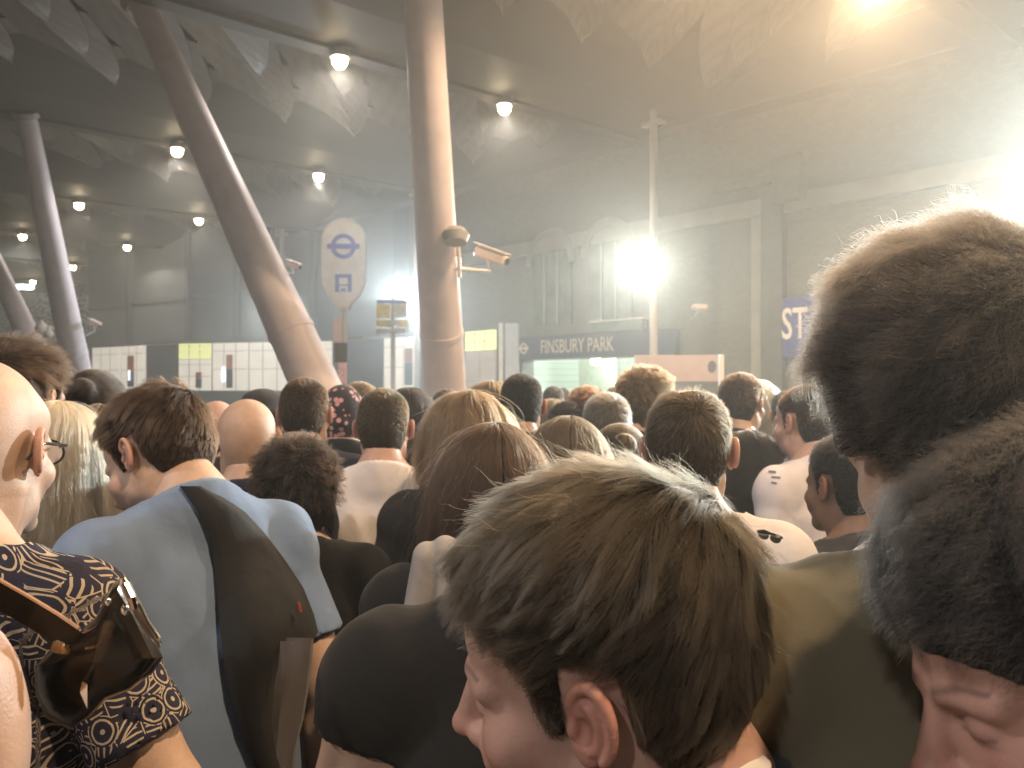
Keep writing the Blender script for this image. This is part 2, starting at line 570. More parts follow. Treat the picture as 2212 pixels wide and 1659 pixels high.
SHIRT = {}
def shirt_mesh(pose, slim, kind, fine):
    key = (pose, slim, kind, fine)
    if key in SHIRT: return SHIRT[key]
    h = 0.0065 if fine else 0.009
    f = Field((-0.48, -0.26, 0.74), (0.48, 0.42, 1.56), h)
    o = 0.010
    torso(f, o, 0.05, slim)
    f.add(C((0, -0.026, 1.60), (0, -0.03, 1.44), 0.058, 0.066), 0.05)
    f.add(E((0, -0.008, 1.12), (0.160 * slim, 0.122, 0.26)), 0.06)
    for s in (-1, 1):
        a, b, c = arm_pts(pose, s)
        L = 1.55 if kind == 'long' else {'tee': 0.72, 'cap_tee': 0.30}.get(kind, 0.02)
        if kind in ('tee', 'cap_tee'):
            f.add(C(a, a + (b - a) * L, 0.059, 0.064), 0.03)
        elif kind == 'long':
            f.add(C(a, b, 0.064, 0.052), 0.03); f.add(C(b, c, 0.052, 0.038), 0.02)
        f.add(E(a + (0.006 * s, 0, -0.02), (0.062, 0.068, 0.075)), 0.04) if kind != 'tank' else None
    # folds
    X, Y, Z = f.grid()
    pts = np.stack(np.broadcast_arrays(X, Y, Z), -1)
    sh = pts.shape[:3]
    pp = pts.reshape(-1, 3).copy()
    q = pp.copy(); q[:, 2] *= 0.35; q[:, 0] *= 1.2
    drape = vnoise(q, 9, 5) * 0.004 + vnoise(q, 17, 8) * 0.0022
    q = pp.copy(); q[:, 0] *= 0.4
    drape += vnoise(q, 12, 11) * 0.0022 * np.clip((1.3 - pp[:, 2]) / 0.3, 0, 1)
    # creases that run from the armpit
    for s in (-1, 1):
        dx, dz = pp[:, 0] - 0.2 * s, pp[:, 2] - 1.33
        r = np.sqrt(dx ** 2 + dz ** 2)
        an = np.arctan2(dz, dx * s)
        drape += np.sin(an * 5 + r * 14 + s) * 0.0022 * np.exp(-((r - 0.09) / 0.06) ** 2)
    f.F += drape.reshape(sh).astype(np.float32)
    # neck hole and cuffs
    if kind == 'tank':
        f.add(E((0, 0.02, 1.50), (0.105, 0.10, 0.10)), 0.01, sub=True)
        for s in (-1, 1): f.add(E((0.235 * s, 0, 1.36), (0.085, 0.12, 0.13)), 0.01, sub=True)
    else:
        f.F = np.maximum(f.F, (Z - (1.487 - 0.30 * (Y + 0.02) - 0.9 * np.abs(X) * (np.abs(X) < 0.09) * 0)) ) .astype(np.float32) if False else np.where((np.abs(X) < 0.11) , np.maximum(f.F, Z - (1.490 - 0.30 * (Y + 0.02))), f.F).astype(np.float32)
        f.add(E((0, 0.0, 1.53), (0.064, 0.066, 0.085)), 0.006, sub=True)
    for s in (-1, 1):
        if kind in ('tee', 'cap_tee'):
            a, b, c = arm_pts(pose, s)
            d = (b - a) / np.linalg.norm(b - a)
            fr = 0.27 if kind == 'cap_tee' else 0.70
            e = a + (b - a) * fr
            t = ((X - e[0]) * d[0] + (Y - e[1]) * d[1] + (Z - e[2]) * d[2])
            tq = np.clip(t + np.linalg.norm(e - a), 0, 9)
            dist = np.sqrt((X - a[0] - d[0] * tq) ** 2 + (Y - a[1] - d[1] * tq) ** 2 + (Z - a[2] - d[2] * tq) ** 2)
            near = ((X * s) > 0.165) & (dist < (0.078 if fr < 0.6 else 0.11))
            f.F = np.where(near, np.maximum(f.F, t), f.F).astype(np.float32)
            # hollow cuff
            f.add(C(e - d * 0.03, e + d * 0.05, 0.054), 0.004, sub=True)
    f.F = np.maximum(f.F, 0.80 - Z).astype(np.float32)
    if kind != 'tank':
        n = 26
        ring = [np.array([0.074 * math.cos(a), -0.018 + 0.074 * math.sin(a), 1.489 - 0.30 * 0.074 * math.sin(a)]) for a in [2 * math.pi * i / n for i in range(n + 1)]]
        for p, q_ in zip(ring[:-1], ring[1:]):
            f.add(C(p, q_, 0.0075), 0.008)
    SHIRT[key] = f.nets()
    return SHIRT[key]

TROU = {}
def trouser_mesh(slim):
    if slim in TROU: return TROU[slim]
    f = Field((-0.3, -0.22, 0.02), (0.3, 0.24, 1.1), 0.011)
    f.add(E((0, -0.005, 0.92), (0.172 * slim, 0.124, 0.13)), 0.04)
    for s in (-1, 1):
        f.add(C((0.085 * s, 0, 0.88), (0.10 * s, 0.012, 0.49), 0.098, 0.070), 0.04)
        f.add(C((0.10 * s, 0.012, 0.49), (0.10 * s, -0.01, 0.07), 0.070, 0.060), 0.03)
    X, Y, Z = f.grid()
    pts = np.stack(np.broadcast_arrays(X, Y, Z), -1)
    f.F += (vnoise(pts.reshape(-1, 3), 9, 21) * 0.004).reshape(pts.shape[:3]).astype(np.float32)
    f.F = np.maximum(f.F, Z - 1.0).astype(np.float32)
    TROU[slim] = f.nets()
    return TROU[slim]

SHOE = {}
def shoe_mesh():
    if not SHOE:
        f = Field((-0.2, -0.12, -0.01), (0.2, 0.25, 0.14), 0.007)
        for s in (-1, 1):
            f.add(C((0.10 * s, -0.035, 0.055), (0.115 * s, 0.155, 0.04), 0.05, 0.042), 0.02)
            f.add(C((0.10 * s, -0.03, 0.06), (0.10 * s, -0.03, 0.10), 0.046), 0.02)
        f.F = np.maximum(f.F, 0.002 - f.grid()[2]).astype(np.float32)
        SHOE[0] = f.nets()
    return SHOE[0]

def sstep(a, b, x):
    t = np.clip((x - a) / (b - a), 0, 1)
    return t * t * (3 - 2 * t)

def RX(a): c, s = np.cos(a), np.sin(a); return c, s

class Pose:
    """lean = torso forward, bow = head down, turn = head left(+), tilt = head to the shoulder"""
    def __init__(s, lean=0, bow=0, turn=0, tilt=0, twist=0, hs=1.0):
        s.lean, s.bow, s.turn, s.tilt, s.twist, s.hs = [R(lean), R(bow), R(turn), R(tilt), R(twist), hs]
    def head(s, V):
        """head pose about the neck's root, blended down the neck"""
        V = np.array(V, float)
        piv = np.array([0, -0.02, 1.475])
        wt = sstep(1.44, 1.555, V[:, 2]) * (1 - sstep(0.075, 0.12, np.abs(V[:, 0]) - np.clip(V[:, 2] - 1.50, 0, 1) * 2))
        wt = np.where(V[:, 2] > 1.60, 1.0, wt)
        return s._rot(V, piv, wt)
    def _rot(s, V, piv, wt):
        p = V - piv
        a = s.turn * wt
        x, y, z = p.T
        c, q = np.cos(a), np.sin(a)
        x, y = c * x - q * y, q * x + c * y
        a = -s.bow * wt
        # bow about the (turned) side axis
        tx, ty = np.cos(s.turn), np.sin(s.turn)       # side axis
        fx, fy = -np.sin(s.turn), np.cos(s.turn)
        fo, si = x * fx + y * fy, x * tx + y * ty
        c, q = np.cos(a), np.sin(a)
        fo, z = c * fo - q * z, q * fo + c * z
        a = s.tilt * wt
        c, q = np.cos(a), np.sin(a)
        si, z = c * si + q * z, -q * si + c * z
        x, y = fo * fx + si * tx, fo * fy + si * ty
        return np.stack([x, y, z], 1) + piv
    def torso(s, V):
        if not s.lean: return np.array(V, float)
        V = np.array(V, float)
        piv = np.array([0, -0.02, 0.95])
        wt = sstep(0.95, 1.35, V[:, 2])
        a = -s.lean * wt
        p = V - piv
        c, q = np.cos(a), np.sin(a)
        y, z = c * p[:, 1] - q * p[:, 2], q * p[:, 1] + c * p[:, 2]
        return np.stack([p[:, 0], y, z], 1) + piv
    def half(s, V):
        """the collar only gives a little when the head bows"""
        V = np.array(V, float)
        wt = sstep(1.47, 1.60, V[:, 2]) * 0.5 * (np.abs(V[:, 0]) < 0.30)
        return s._rot(V, np.array([0, -0.02, 1.475]), wt)
    def body(s, V): return s.torso(s.head(V))
    def hpts(s, p):
        """head-local points -> body frame, rigid with the head"""
        p = np.asarray(p, float)
        V = p * s.hs + HEAD_AT
        if s.hs != 1: V[:, 2] -= 0.115 * (1 - s.hs)
        wt = sstep(1.44, 1.555, V[:, 2])
        wt = np.where(V[:, 2] > 1.60, 1.0, wt)
        V = s._rot(V, np.array([0, -0.02, 1.475]), wt)
        piv = np.array([0, -0.02, 0.95])
        wt = sstep(0.95, 1.35, V[:, 2]); a = -s.lean * wt
        q_ = V - piv
        c, q = np.cos(a), np.sin(a)
        y, z = c * q_[:, 1] - q * q_[:, 2], q * q_[:, 1] + c * q_[:, 2]
        return np.stack([q_[:, 0], y, z], 1) + piv

# ---- hair
STY = {
 'boycut': dict(top=0.021, side=0.007, n=24000, L=0.050, seg=9, lift=0.06, grav=0.24, clump=0.70, wave=0.35, friz=0.035, rad=0.00013),  # how thick the hair stands on top and at the sides, strand count, length, how it falls
 'short':  dict(top=0.012, side=0.006, n=9000, L=0.020, seg=4, lift=0.22, grav=0.10, clump=0.25, wave=0.0, friz=0.18, rad=0.00022),
 'crop':   dict(top=0.005, side=0.0018, n=9000, L=0.007, seg=3, lift=0.35, grav=0.0, clump=0.0, wave=0.0, friz=0.2, rad=0.00022),
 'messy':  dict(top=0.024, side=0.012, n=22000, L=0.058, seg=9, lift=0.10, grav=0.22, clump=0.60, wave=0.45, friz=0.07, rad=0.00013),
 'mop':    dict(top=0.026, side=0.012, n=24000, L=0.062, seg=10, lift=0.10, grav=0.24, clump=0.60, wave=0.6, friz=0.07, rad=0.00015, cover=True),
 'full':   dict(top=0.020, side=0.011, n=11000, L=0.040, seg=6, lift=0.12, grav=0.25, clump=0.7, wave=0.2, friz=0.08, rad=0.00020),
 'long':   dict(top=0.014, side=0.012, n=11000, L=0.36, seg=14, lift=0.04, grav=0.6, clump=0.55, wave=0.10, friz=0.03, rad=0.00021, curtain=-0.24),
 'bob':    dict(top=0.016, side=0.015, n=11000, L=0.27, seg=12, lift=0.05, grav=0.6, clump=0.5, wave=0.10, friz=0.04, rad=0.00021, curtain=-0.14),
 'curly':  dict(top=0.026, side=0.022, n=9000, L=0.065, seg=14, lift=0.35, grav=0.15, clump=0.85, wave=0.9, friz=0.12, rad=0.00021, curtain=-0.08),
 'tied':   dict(top=0.008, side=0.006, n=8000, L=0.10, seg=8, lift=0.02, grav=0.0, clump=0.3, wave=0.02, friz=0.03, rad=0.00020, tied=True),
 'thin':   dict(top=0.005, side=0.004, n=6000, L=0.020, seg=4, lift=0.15, grav=0.1, clump=0.3, wave=0.0, friz=0.12, rad=0.00020, bald=0.045),
}
CAPS = {}
def hair_cap(style, lod):
    key = (style, lod)
    if key in CAPS: return CAPS[key]
    S = STY[style]
    if S.get('curtain') or S['top'] > 0.02:
        f0 = Field((-0.155, -0.19, -0.36), (0.155, 0.165, 0.19), 0.0040)
    else:
        f0 = Field((-0.125, -0.16, -0.15), (0.125, 0.145, 0.17), 0.0032)
    f = f0
    f.add(E((0, -0.018, 0.042), (0.077, 0.098, 0.083)), 0.01)
    f.add(E((0, -0.05, 0.0), (0.066, 0.06, 0.07)), 0.03)
    f.add(E((0, 0.03, -0.03), (0.062, 0.064, 0.08)), 0.03)
    f.add(E((0, 0.055, 0.045), (0.055, 0.03, 0.035)), 0.03)
    f.add(C((0, -0.028, -0.03), (0, -0.045, -0.26), 0.056), 0.03)
    X, Y, Z = f.grid()
    HL = hairline(Y)
    if S.get('cover'): HL = np.where(Y < 0.03, np.minimum(HL, -0.035), HL - 0.028 * sstep(0.03, 0.06, Y)) + (vnoise(np.stack(np.broadcast_arrays(X, Y, Z), -1).reshape(-1, 3), 24, 55) * 0.010).reshape(f.F.shape)
    e = Z - HL
    t = np.clip(e / (0.10 if S.get('cover') else 0.05), 0, 1)
    if S.get('cover'):
        for s in (-1, 1): f.add(C((0.080 * s, -0.010, 0.035), (0.078 * s, -0.016, -0.024), 0.020), 0.025)
    off = np.where(Z > 0.03, S['side'] + (S['top'] - S['side']) * sstep(0.03, 0.11, Z), S['side']) * (0.12 + 0.88 * t)
    pts = np.stack(np.broadcast_arrays(X, Y, Z), -1)
    nz = vnoise(pts.reshape(-1, 3) * np.array((1, 1, 0.8)), 22, 31).reshape(pts.shape[:3])
    off = off * (1 + nz * (0.30 if S['top'] > 0.015 else 0.12))
    base = f.F.copy()
    F = np.maximum(base - off, -e * 0.8)
    if S.get('bald'):
        d = np.sqrt(X ** 2 + 0.7 * Y ** 2) + 0 * Z
        F = np.maximum(F, np.where(Z > 0.05, (S['bald'] + nz * 0.008 - d), -1))
    if S.get('curtain'):
        g = f.copy(np.full_like(F, 0.5))
        b = S['curtain']
        wv = S['side']
        for s in (-1, 1):
            g.add(C((0.052 * s, -0.035, 0.03), (0.058 * s, -0.04, b), 0.036 + wv * .6, 0.030 + wv * .4), 0.05)
            g.add(C((0.070 * s, 0.0, 0.03), (0.072 * s, -0.005, b + 0.05), 0.020 + wv * .5, 0.018), 0.03)
        g.add(C((0, -0.065, 0.03), (0, -0.062, b), 0.045 + wv * .6, 0.034), 0.05)
        wob = vnoise(pts.reshape(-1, 3) * np.array((1, 1, 0.25)), 18, 41).reshape(pts.shape[:3]) * 0.006
        g.F += wob
        a, k = F, 0.02
        hh = np.clip(0.5 + 0.5 * (g.F - a) / k, 0, 1)
        F = g.F * (1 - hh) + a * hh - k * hh * (1 - hh)
        F = np.maximum(F, (b + nz * 0.02) - Z - 0.0)
    if S.get('tied'):
        g = f.copy(F.astype(np.float32))
        g.add(E((0, -0.115, 0.075), (0.034, 0.030, 0.032)), 0.012)
        F = g.F
    g = f.copy(F.astype(np.float32))
    V, Q = g.nets()
    G = np.stack([g.F] + list(np.gradient(g.F, g.h)), -1)
    CAPS[key] = (g, V, Q, G, e)
    return CAPS[key]

def samp(g, G, p):
    q = (p - g.lo) / g.h
    q = np.clip(q, 0.001, np.array(G.shape[:3]) - 1.001)
    i = q.astype(int); t = q - i
    o = 0
    for a in (0, 1):
        for b in (0, 1):
            for c in (0, 1):
                w_ = (t[:, 0] if a else 1 - t[:, 0]) * (t[:, 1] if b else 1 - t[:, 1]) * (t[:, 2] if c else 1 - t[:, 2])
                o = o + G[i[:, 0] + a, i[:, 1] + b, i[:, 2] + c] * w_[:, None]
    return o

def nrm(v): return v / (np.linalg.norm(v, axis=-1, keepdims=True) + 1e-9)

def strands(style, frac, seed, part=None, Lk=1.0, fringe=0.0):
    S = STY[style]
    g, V, Q, G, _ = hair_cap(style, 0)
    r = np.random.default_rng(seed)
    N = int(S['n'] * frac)
    # roots spread over the mass of the hair, growing from just under its surface
    ok = V[:, 2] > (hairline(V[:, 1]) + 0.004)
    if S.get('curtain'): ok = ok & (V[:, 2] > -0.02)
    cand = V[ok]
    p = cand[r.integers(0, len(cand), N)] + r.normal(size=(N, 3)) * g.h * 0.6
    s0 = samp(g, G, p); n = nrm(s0[:, 1:])
    depth = 0.0 if S.get('curtain') else 0.001
    p = p - n * (s0[:, :1] - r.uniform(-0.0015, 0.0012, (N, 1)))
    wh = np.array([0.02, -0.095, 0.095])
    if S.get('tied'):
        d = nrm(np.array([0, -0.125, 0.075]) - p)
    elif style in ('long', 'bob'):
        px = 0.008 if part is None else part
        fr = sstep(-0.06, 0.05, p[:, 1])
        d = np.stack([np.sign(p[:, 0] - px) * (0.12 + 0.9 * fr) * np.exp(-np.abs(p[:, 0]) / 0.07) + p[:, 0] * 2.5, -0.9 + 0.75 * fr, -0.5 + 0 * p[:, 0]], 1)
    else:
        d = p - wh
        d = d - n * (d * n).sum(1, keepdims=True)
        sw = np.stack([-d[:, 1], d[:, 0], 0 * d[:, 0]], 1) * 0.35
        d = nrm(d + sw)
        d[:, 1] += 0.4 * sstep(0.0, 0.1, p[:, 1]) * (p[:, 2] > 0.06) * (np.abs(p[:, 0]) < 0.05)
        d[:, 2] += fringe
    d = d - n * (d * n).sum(1, keepdims=True)
    d = nrm(nrm(d) + r.normal(size=(N, 3)) * S['friz'] + vnoise(p, 14, seed)[:, None] * S['wave'] * 0.6 * np.array([1, 0.5, 0]))
    d = nrm(d * (1 - S['lift']) + n * S['lift'])
    L = S['L'] * Lk * r.uniform(0.65, 1.1, N)
    if not S.get('curtain') and not S.get('tied'):
        L = L * (0.30 + 0.70 * sstep(-0.05, 0.07, p[:, 2])) * (1 - (0.0 if S.get('cover') else 0.40) * sstep(0.045, 0.08, p[:, 1]))
        if not S.get('cover'): L = L * (0.30 + 0.70 * sstep(0.0, 0.035, p[:, 2] - hairline(p[:, 1])))
    seg = S['seg']
    pts = np.empty((N, seg + 1, 3)); pts[:, 0] = p
    st = (L / seg)[:, None]
    ph = r.uniform(0, 6.28, N)
    u = nrm(np.cross(d, r.normal(size=(N, 3)))); v_ = nrm(np.cross(d, u))
    lv = r.random((N, 1))
    fly = (r.random((N, 1)) < 0.05).astype(float)
    for i in range(seg):
        d = nrm(d + np.array([0, 0, -1.0]) * S['grav'] * st / 0.02 * 0.35 + r.normal(size=(N, 3)) * (S['friz'] * 0.18 + fly * 0.16))
        if S['wave'] > 0.5:
            a = ph + i * 1.35
            d = nrm(d + (u * np.cos(a)[:, None] + v_ * np.sin(a)[:, None]) * 0.75)
        if S.get('tied'):
            d = nrm(d * 0.4 + nrm(np.array([0, -0.125, 0.075]) - p) * 0.6)
        p = p + d * st
        s1 = samp(g, G, p); n1 = nrm(s1[:, 1:])
        pen = np.clip(-s1[:, :1] + 0.0006 + 0.0016 * lv, 0, 0.02)
        inside = ((p > g.lo + 0.004) & (p < g.lo + g.h * (g.n - 2))).all(1, keepdims=True)
        p = p + n1 * pen * inside
        dn = (d * n1).sum(1, keepdims=True)
        d = nrm(d - n1 * np.where((pen > 0) & (dn < 0) & inside, dn, 0))
        pts[:, i + 1] = p
    # keep the face and the ears clear: a strand stops where it would cross them
    X3, Y3, Z3 = pts[..., 0], pts[..., 1], pts[..., 2]
    bad = (not S.get('cover')) & (np.abs(X3) > 0.074) & (Y3 > -0.030) & (Y3 < 0.024) & (Z3 < 0.030)
    if not S.get('curtain'):
        bad |= (Y3 > 0.040) & (Z3 < hairline(Y3) - (0.045 if S.get('cover') else 0.004) - 0.012 * vnoise(pts[:, 0], 60, 77)[:, None])
        if not S.get('cover'): bad |= (Z3 < hairline(Y3) - 0.016) & (Y3 <= 0.040)
    if not (S.get('curtain') and style != 'curly'):
        cut = np.where(bad.any(1), bad.argmax(1), seg + 1)
        for i in range(1, seg + 1):
            m = i >= cut
            pts[m, i] = pts[m, i - 1] + (pts[m, i - 1] - pts[m, max(i - 2, 0)]) * 0.02
    if S['clump'] > 0:
        K = max(20, N // (45 if style == 'boycut' else 22))
        gd = pts[:K]
        a, b = pts[:, 0], gd[:, 0]
        best = np.empty(N, int)
        for i in range(0, N, 4000):
            best[i:i + 4000] = ((a[i:i + 4000, None] - b[None]) ** 2).sum(-1).argmin(1)
        wgt = (np.linspace(0, 1, seg + 1) ** 1.1 * S['clump'])[None, :, None] * r.uniform(0.5, 1, (N, 1, 1)) * (1 - fly[:, :, None])
        pts = pts + (gd[best] - pts) * wgt
    return pts

def make_curves(name, pts, m, rad, parent):
    N, k, _ = pts.shape
    hc = bpy.data.hair_curves.new(name)
    hc.add_curves([k] * N)
    hc.attributes['position'].data.foreach_set('vector', pts.astype(np.float32).ravel())
    if 'radius' not in hc.attributes: hc.attributes.new('radius', 'FLOAT', 'POINT')
    rr = np.tile(np.linspace(1, 0.35, k), N) * rad
    hc.attributes['radius'].data.foreach_set('value', rr.astype(np.float32))
    hc.materials.append(m)
    return obj(name, hc, None, parent)

CLOTH = {}
def cloth(key, col, rough=0.85, var=0.10, weave=0.15):
    if key not in CLOTH:
        m = mat("cloth_" + key, col, rough=rough, var=var, scale=5, sheen=0.08, spec=0.2)
        n, l = m.node_tree.nodes, m.node_tree.links
        b = n["Principled BSDF"]
        tc = n.new("ShaderNodeTexCoord")
        w1 = n.new("ShaderNodeTexNoise"); w1.inputs["Scale"].default_value = 420; w1.inputs["Detail"].default_value = 2
        w2 = n.new("ShaderNodeTexNoise"); w2.inputs["Scale"].default_value = 9; w2.inputs["Detail"].default_value = 3; w2.inputs["Distortion"].default_value = 0.5
        ad = n.new("ShaderNodeMath"); ad.operation = 'MULTIPLY_ADD'
        ad.inputs[1].default_value = 0.06
        l.new(tc.outputs["Object"], w1.inputs["Vector"]); l.new(tc.outputs["Object"], w2.inputs["Vector"])
        l.new(w1.outputs["Fac"], ad.inputs[0]); l.new(w2.outputs["Fac"], ad.inputs[2])
        bp = n.new("ShaderNodeBump"); bp.inputs["Strength"].default_value = 0.28; bp.inputs["Distance"].default_value = 0.02
        l.new(ad.outputs[0], bp.inputs["Height"]); l.new(bp.outputs[0], b.inputs["Normal"])
        CLOTH[key] = m
    return CLOTH[key]

TONES = {'flush': (0.47, 0.285, 0.235), 'fair': (0.46, 0.335, 0.27), 'pink': (0.48, 0.315, 0.265), 'tan': (0.38, 0.245, 0.175), 'brown': (0.17, 0.10, 0.07), 'pale': (0.56, 0.41, 0.32)}
HAIRC = {'brown': (0.026, 0.0155, 0.0095), 'dark': (0.014, 0.010, 0.008), 'black': (0.008, 0.007, 0.007), 'blond': (0.66, 0.53, 0.33),
         'light': (0.085, 0.057, 0.032), 'ginger': (0.09, 0.036, 0.018), 'grey': (0.08, 0.074, 0.065), 'ash': (0.040, 0.030, 0.020),
         'boy': (0.037, 0.032, 0.024), 'mouse': (0.045, 0.040, 0.033), 'glare_grey': (0.040, 0.037, 0.034), 'slate': (0.027, 0.028, 0.030)}  # the tall man's dark hair is paled here for the glare
PEOPLE = {}

def person(label, u, v, d, yaw=0, pose=None, arms='down', slim=1.0, tone='fair', style='short', hair='brown', top='tee',
           shirt=('black', (0.03, 0.03, 0.033)), detail='mid', hfrac=0.5, group=None, bald=0.0, stubble=0.0, fine=False,
           key=None, trousers=(0.03, 0.035, 0.05), fringe=0.0, Lk=1.0, size=None, shave=None, legs=True, at=None, base=None):
    """u, v: where the crown of the head shows, d: distance from the camera"""
    pose = pose or Pose()
    hf, (hV, hQ) = head_field(detail)
    bV, bQ = body_mesh(arms, slim)
    hp = pose.hpts(hV)
    bp = pose.body(bV)
    off = STY[style]['top'] if style in STY else 0.0
    crown = hp[:, 2].max() + off * 0.8
    ztop = EYE - (v - CV) * d / F0
    s = ztop / crown if size is None else size
    a = R(yaw)
    ca, sa = math.cos(a), math.sin(a)
    hc = pose.hpts(np.array([[0, -0.01, 0.04]]))[0]
    X = (u - CU) * d / F0 - s * (ca * hc[0] - sa * hc[1])
    Y = d - s * (sa * hc[0] + ca * hc[1])
    cols = skin_colours(hV, TONES[tone], stubble, scalp=(HAIRC[hair] if shave is None else shave) if style else None, brow=tuple(c * 0.6 for c in HAIRC[hair]), bald=STY[style].get('bald', 0) if style in STY else bald)
    dz = 0.0
    if at is not None:
        s = size or 1.0
        X = at[0] - s * (ca * hc[0] - sa * hc[1]); Y = at[1] - s * (sa * hc[0] + ca * hc[1])
        dz = at[2] / s - hc[2]
    elif base is not None:
        s = size or 1.0
        X, Y, dz = base
    elif size is not None:
        dz = ztop / s - crown
    def up(V):
        V = np.array(V, float); V[..., 2] += dz * np.clip(V[..., 2] / 1.35, 0, 1); return V
    bp, hp = up(bp), up(hp)
    V = np.concatenate([bp, hp]); Q = np.concatenate([bQ, hQ + len(bp)])
    cc = np.concatenate([np.tile(np.array(TONES[tone]), (len(bp), 1)), cols])
    me = mesh_from("person", V, Q)
    at = me.color_attributes.new("Col", 'FLOAT_COLOR', 'POINT')
    at.data.foreach_set("color", np.concatenate([cc, np.ones((len(cc), 1))], 1).astype(np.float32).ravel())
    o = obj("person", me, SKIN)
    o.location = (X, Y, 0)
    o.rotation_euler = (0, 0, a)
    o.scale = (s, s, s)
    tag(o, label, "person", group or "people packed in the crowd")
    if top:
        sV, sQ = shirt_mesh(arms, slim, top, fine)
        sm = mesh_from("t_shirt", up(pose.torso(pose.half(sV))), sQ)
        uvm = rest_uv(sV, arms)
        ua = sm.attributes.new("rest", 'FLOAT_VECTOR', 'POINT')
        ua.data.foreach_set("vector", uvm.astype(np.float32).ravel())
        so = obj({"tee": "t_shirt", "cap_tee": "t_shirt", "long": "jumper", "tank": "vest_top"}[top], sm, shirt if isinstance(shirt, bpy.types.Material) else cloth(*shirt), o)
    if legs:
        tV, tQ = trouser_mesh(slim)
        obj("trousers", mesh_from("trousers", up(tV), tQ), cloth("trousers_%.2f_%.2f" % (trousers[0], trousers[2]), trousers), o)
        obj("shoes", mesh_from("shoes", *shoe_mesh()), cloth("shoes", (0.05, 0.05, 0.05)), o)
    if style in STY:
        g, cV, cQ, G, _ = hair_cap(style, 0)
        hm, um = hair_mats(hair, HAIRC[hair])
        ho = obj("hair", mesh_from("hair", up(pose.hpts(cV)), cQ), um, o)
        N = int(STY[style]['n'] * hfrac)
        pts = strands(style, hfrac, random.randrange(9999), Lk=Lk, fringe=fringe)
        sh = pts.shape
        pw = up(pose.hpts(pts.reshape(-1, 3))).reshape(sh)
        make_curves("hair_strands", pw, hm, STY[style]['rad'] * max(1.0, 0.55 * d + 0.4) * (1.25 if hfrac < 0.9 else 1.0), ho)
    pose.dz = dz
    PEOPLE[key or label] = (o, pose, s)
    return o

def rest_uv(V, arms):
    x, y, z = V.T
    U = np.arctan2(x, -y) * 0.17; W = z.copy(); T = np.zeros(len(V))
    for s in (-1, 1):
        a, b, c = arm_pts(arms, s)
        d = (b - a) / np.linalg.norm(b - a)
        q = V - a
        t = q @ d
        m = (x * s > 0.172) & (t > 0.0)
        e = nrm(np.cross(d, [0, 1.0, 0])); e2 = np.cross(d, e)
        an = np.arctan2(q @ e, q @ e2)
        U = np.where(m, s * (0.42 + an * 0.064), U); W = np.where(m, 1.40 - t, W)
    return np.stack([U, W, T], 1)

# ================================================================ SETTING
# plan axes: s runs away to the left along the station wall, t runs out of the wall towards the crowd's left (negative t = in front)
W0 = Vector((-1.26, 20.4, 0))
PA, QA = Vector((-0.663, 0.748, 0)), Vector((0.748, 0.663, 0))
WALLM = Matrix(((QA.y, QA.x, 0), (-QA.x, QA.y, 0), (0, 0, 1)))   # local x -> towards the near right end (-PA), local y -> QA
WALLM = Matrix(((-PA.x, QA.x, 0), (-PA.y, QA.y, 0), (0, 0, 1)))
def ST(s, t, z=0.0): return W0 + PA * s + QA * t + Vector((0, 0, z))
HC = 6.2

m_pave = mat("paving", (0.16, 0.15, 0.14), rough=0.75, var=0.25, scale=3, bump=0.3, bscale=60)
n, l = m_pave.node_tree.nodes, m_pave.node_tree.links
bt = n.new("ShaderNodeTexBrick"); bt.inputs["Scale"].default_value = 1.6; bt.inputs["Mortar Size"].default_value = 0.012
bt.inputs["Color1"].default_value = (0.18, 0.17, 0.155, 1); bt.inputs["Color2"].default_value = (0.14, 0.13, 0.12, 1); bt.inputs["Mortar"].default_value = (0.05, 0.05, 0.045, 1)
tc = n.new("ShaderNodeTexCoord"); l.new(tc.outputs["Object"], bt.inputs["Vector"]); l.new(bt.outputs["Color"], n["Principled BSDF"].inputs["Base Color"])
g = MB(); g.add([(-150, -60, 0), (150, -60, 0), (150, 240, 0), (-150, 240, 0)], [(0, 1, 2, 3)])
tag(g.build("ground", m_pave), kind="structure")

m_col = mat("column_paint", (0.56, 0.50, 0.53), rough=0.5, var=0.07, scale=5, bump=0.12, bscale=24)
m_cast = mat("column_collar", (0.30, 0.26, 0.25), rough=0.4, var=0.1)
m_dark = mat("dark_steel", (0.05, 0.05, 0.05), rough=0.5, var=0.2)
m_white = mat("white_paint", (0.70, 0.68, 0.65), rough=0.4, var=0.06)
m_grey = mat("grey_paint", (0.30, 0.30, 0.29), rough=0.5, var=0.1)
m_cctv = mat("camera_casing", (0.62, 0.52, 0.46), rough=0.35, var=0.05)
m_glass = mat("dark_glass", (0.02, 0.02, 0.022), rough=0.08)
m_roof = mat("canopy_steel", (0.072, 0.058, 0.048), rough=0.6, var=0.12, scale=0.7)
m_scale = mat("perforated_panel", (0.150, 0.122, 0.098), rough=0.55, var=0.10, scale=0.9)
n, l = m_scale.node_tree.nodes, m_scale.node_tree.links
tc = n.new("ShaderNodeTexCoord"); vo = n.new("ShaderNodeTexVoronoi"); vo.inputs["Scale"].default_value = 26; vo.inputs["Randomness"].default_value = 0.0
l.new(tc.outputs["Object"], vo.inputs["Vector"])
cr = n.new("ShaderNodeMapRange"); cr.inputs["From Min"].default_value = 0.22; cr.inputs["From Max"].default_value = 0.34; cr.inputs["To Min"].default_value = 0.35; cr.inputs["To Max"].default_value = 1.0
l.new(vo.outputs["Distance"], cr.inputs["Value"])
src = n["Principled BSDF"].inputs["Base Color"].links[0].from_socket
sm = n.new("ShaderNodeVectorMath"); sm.operation = 'SCALE'
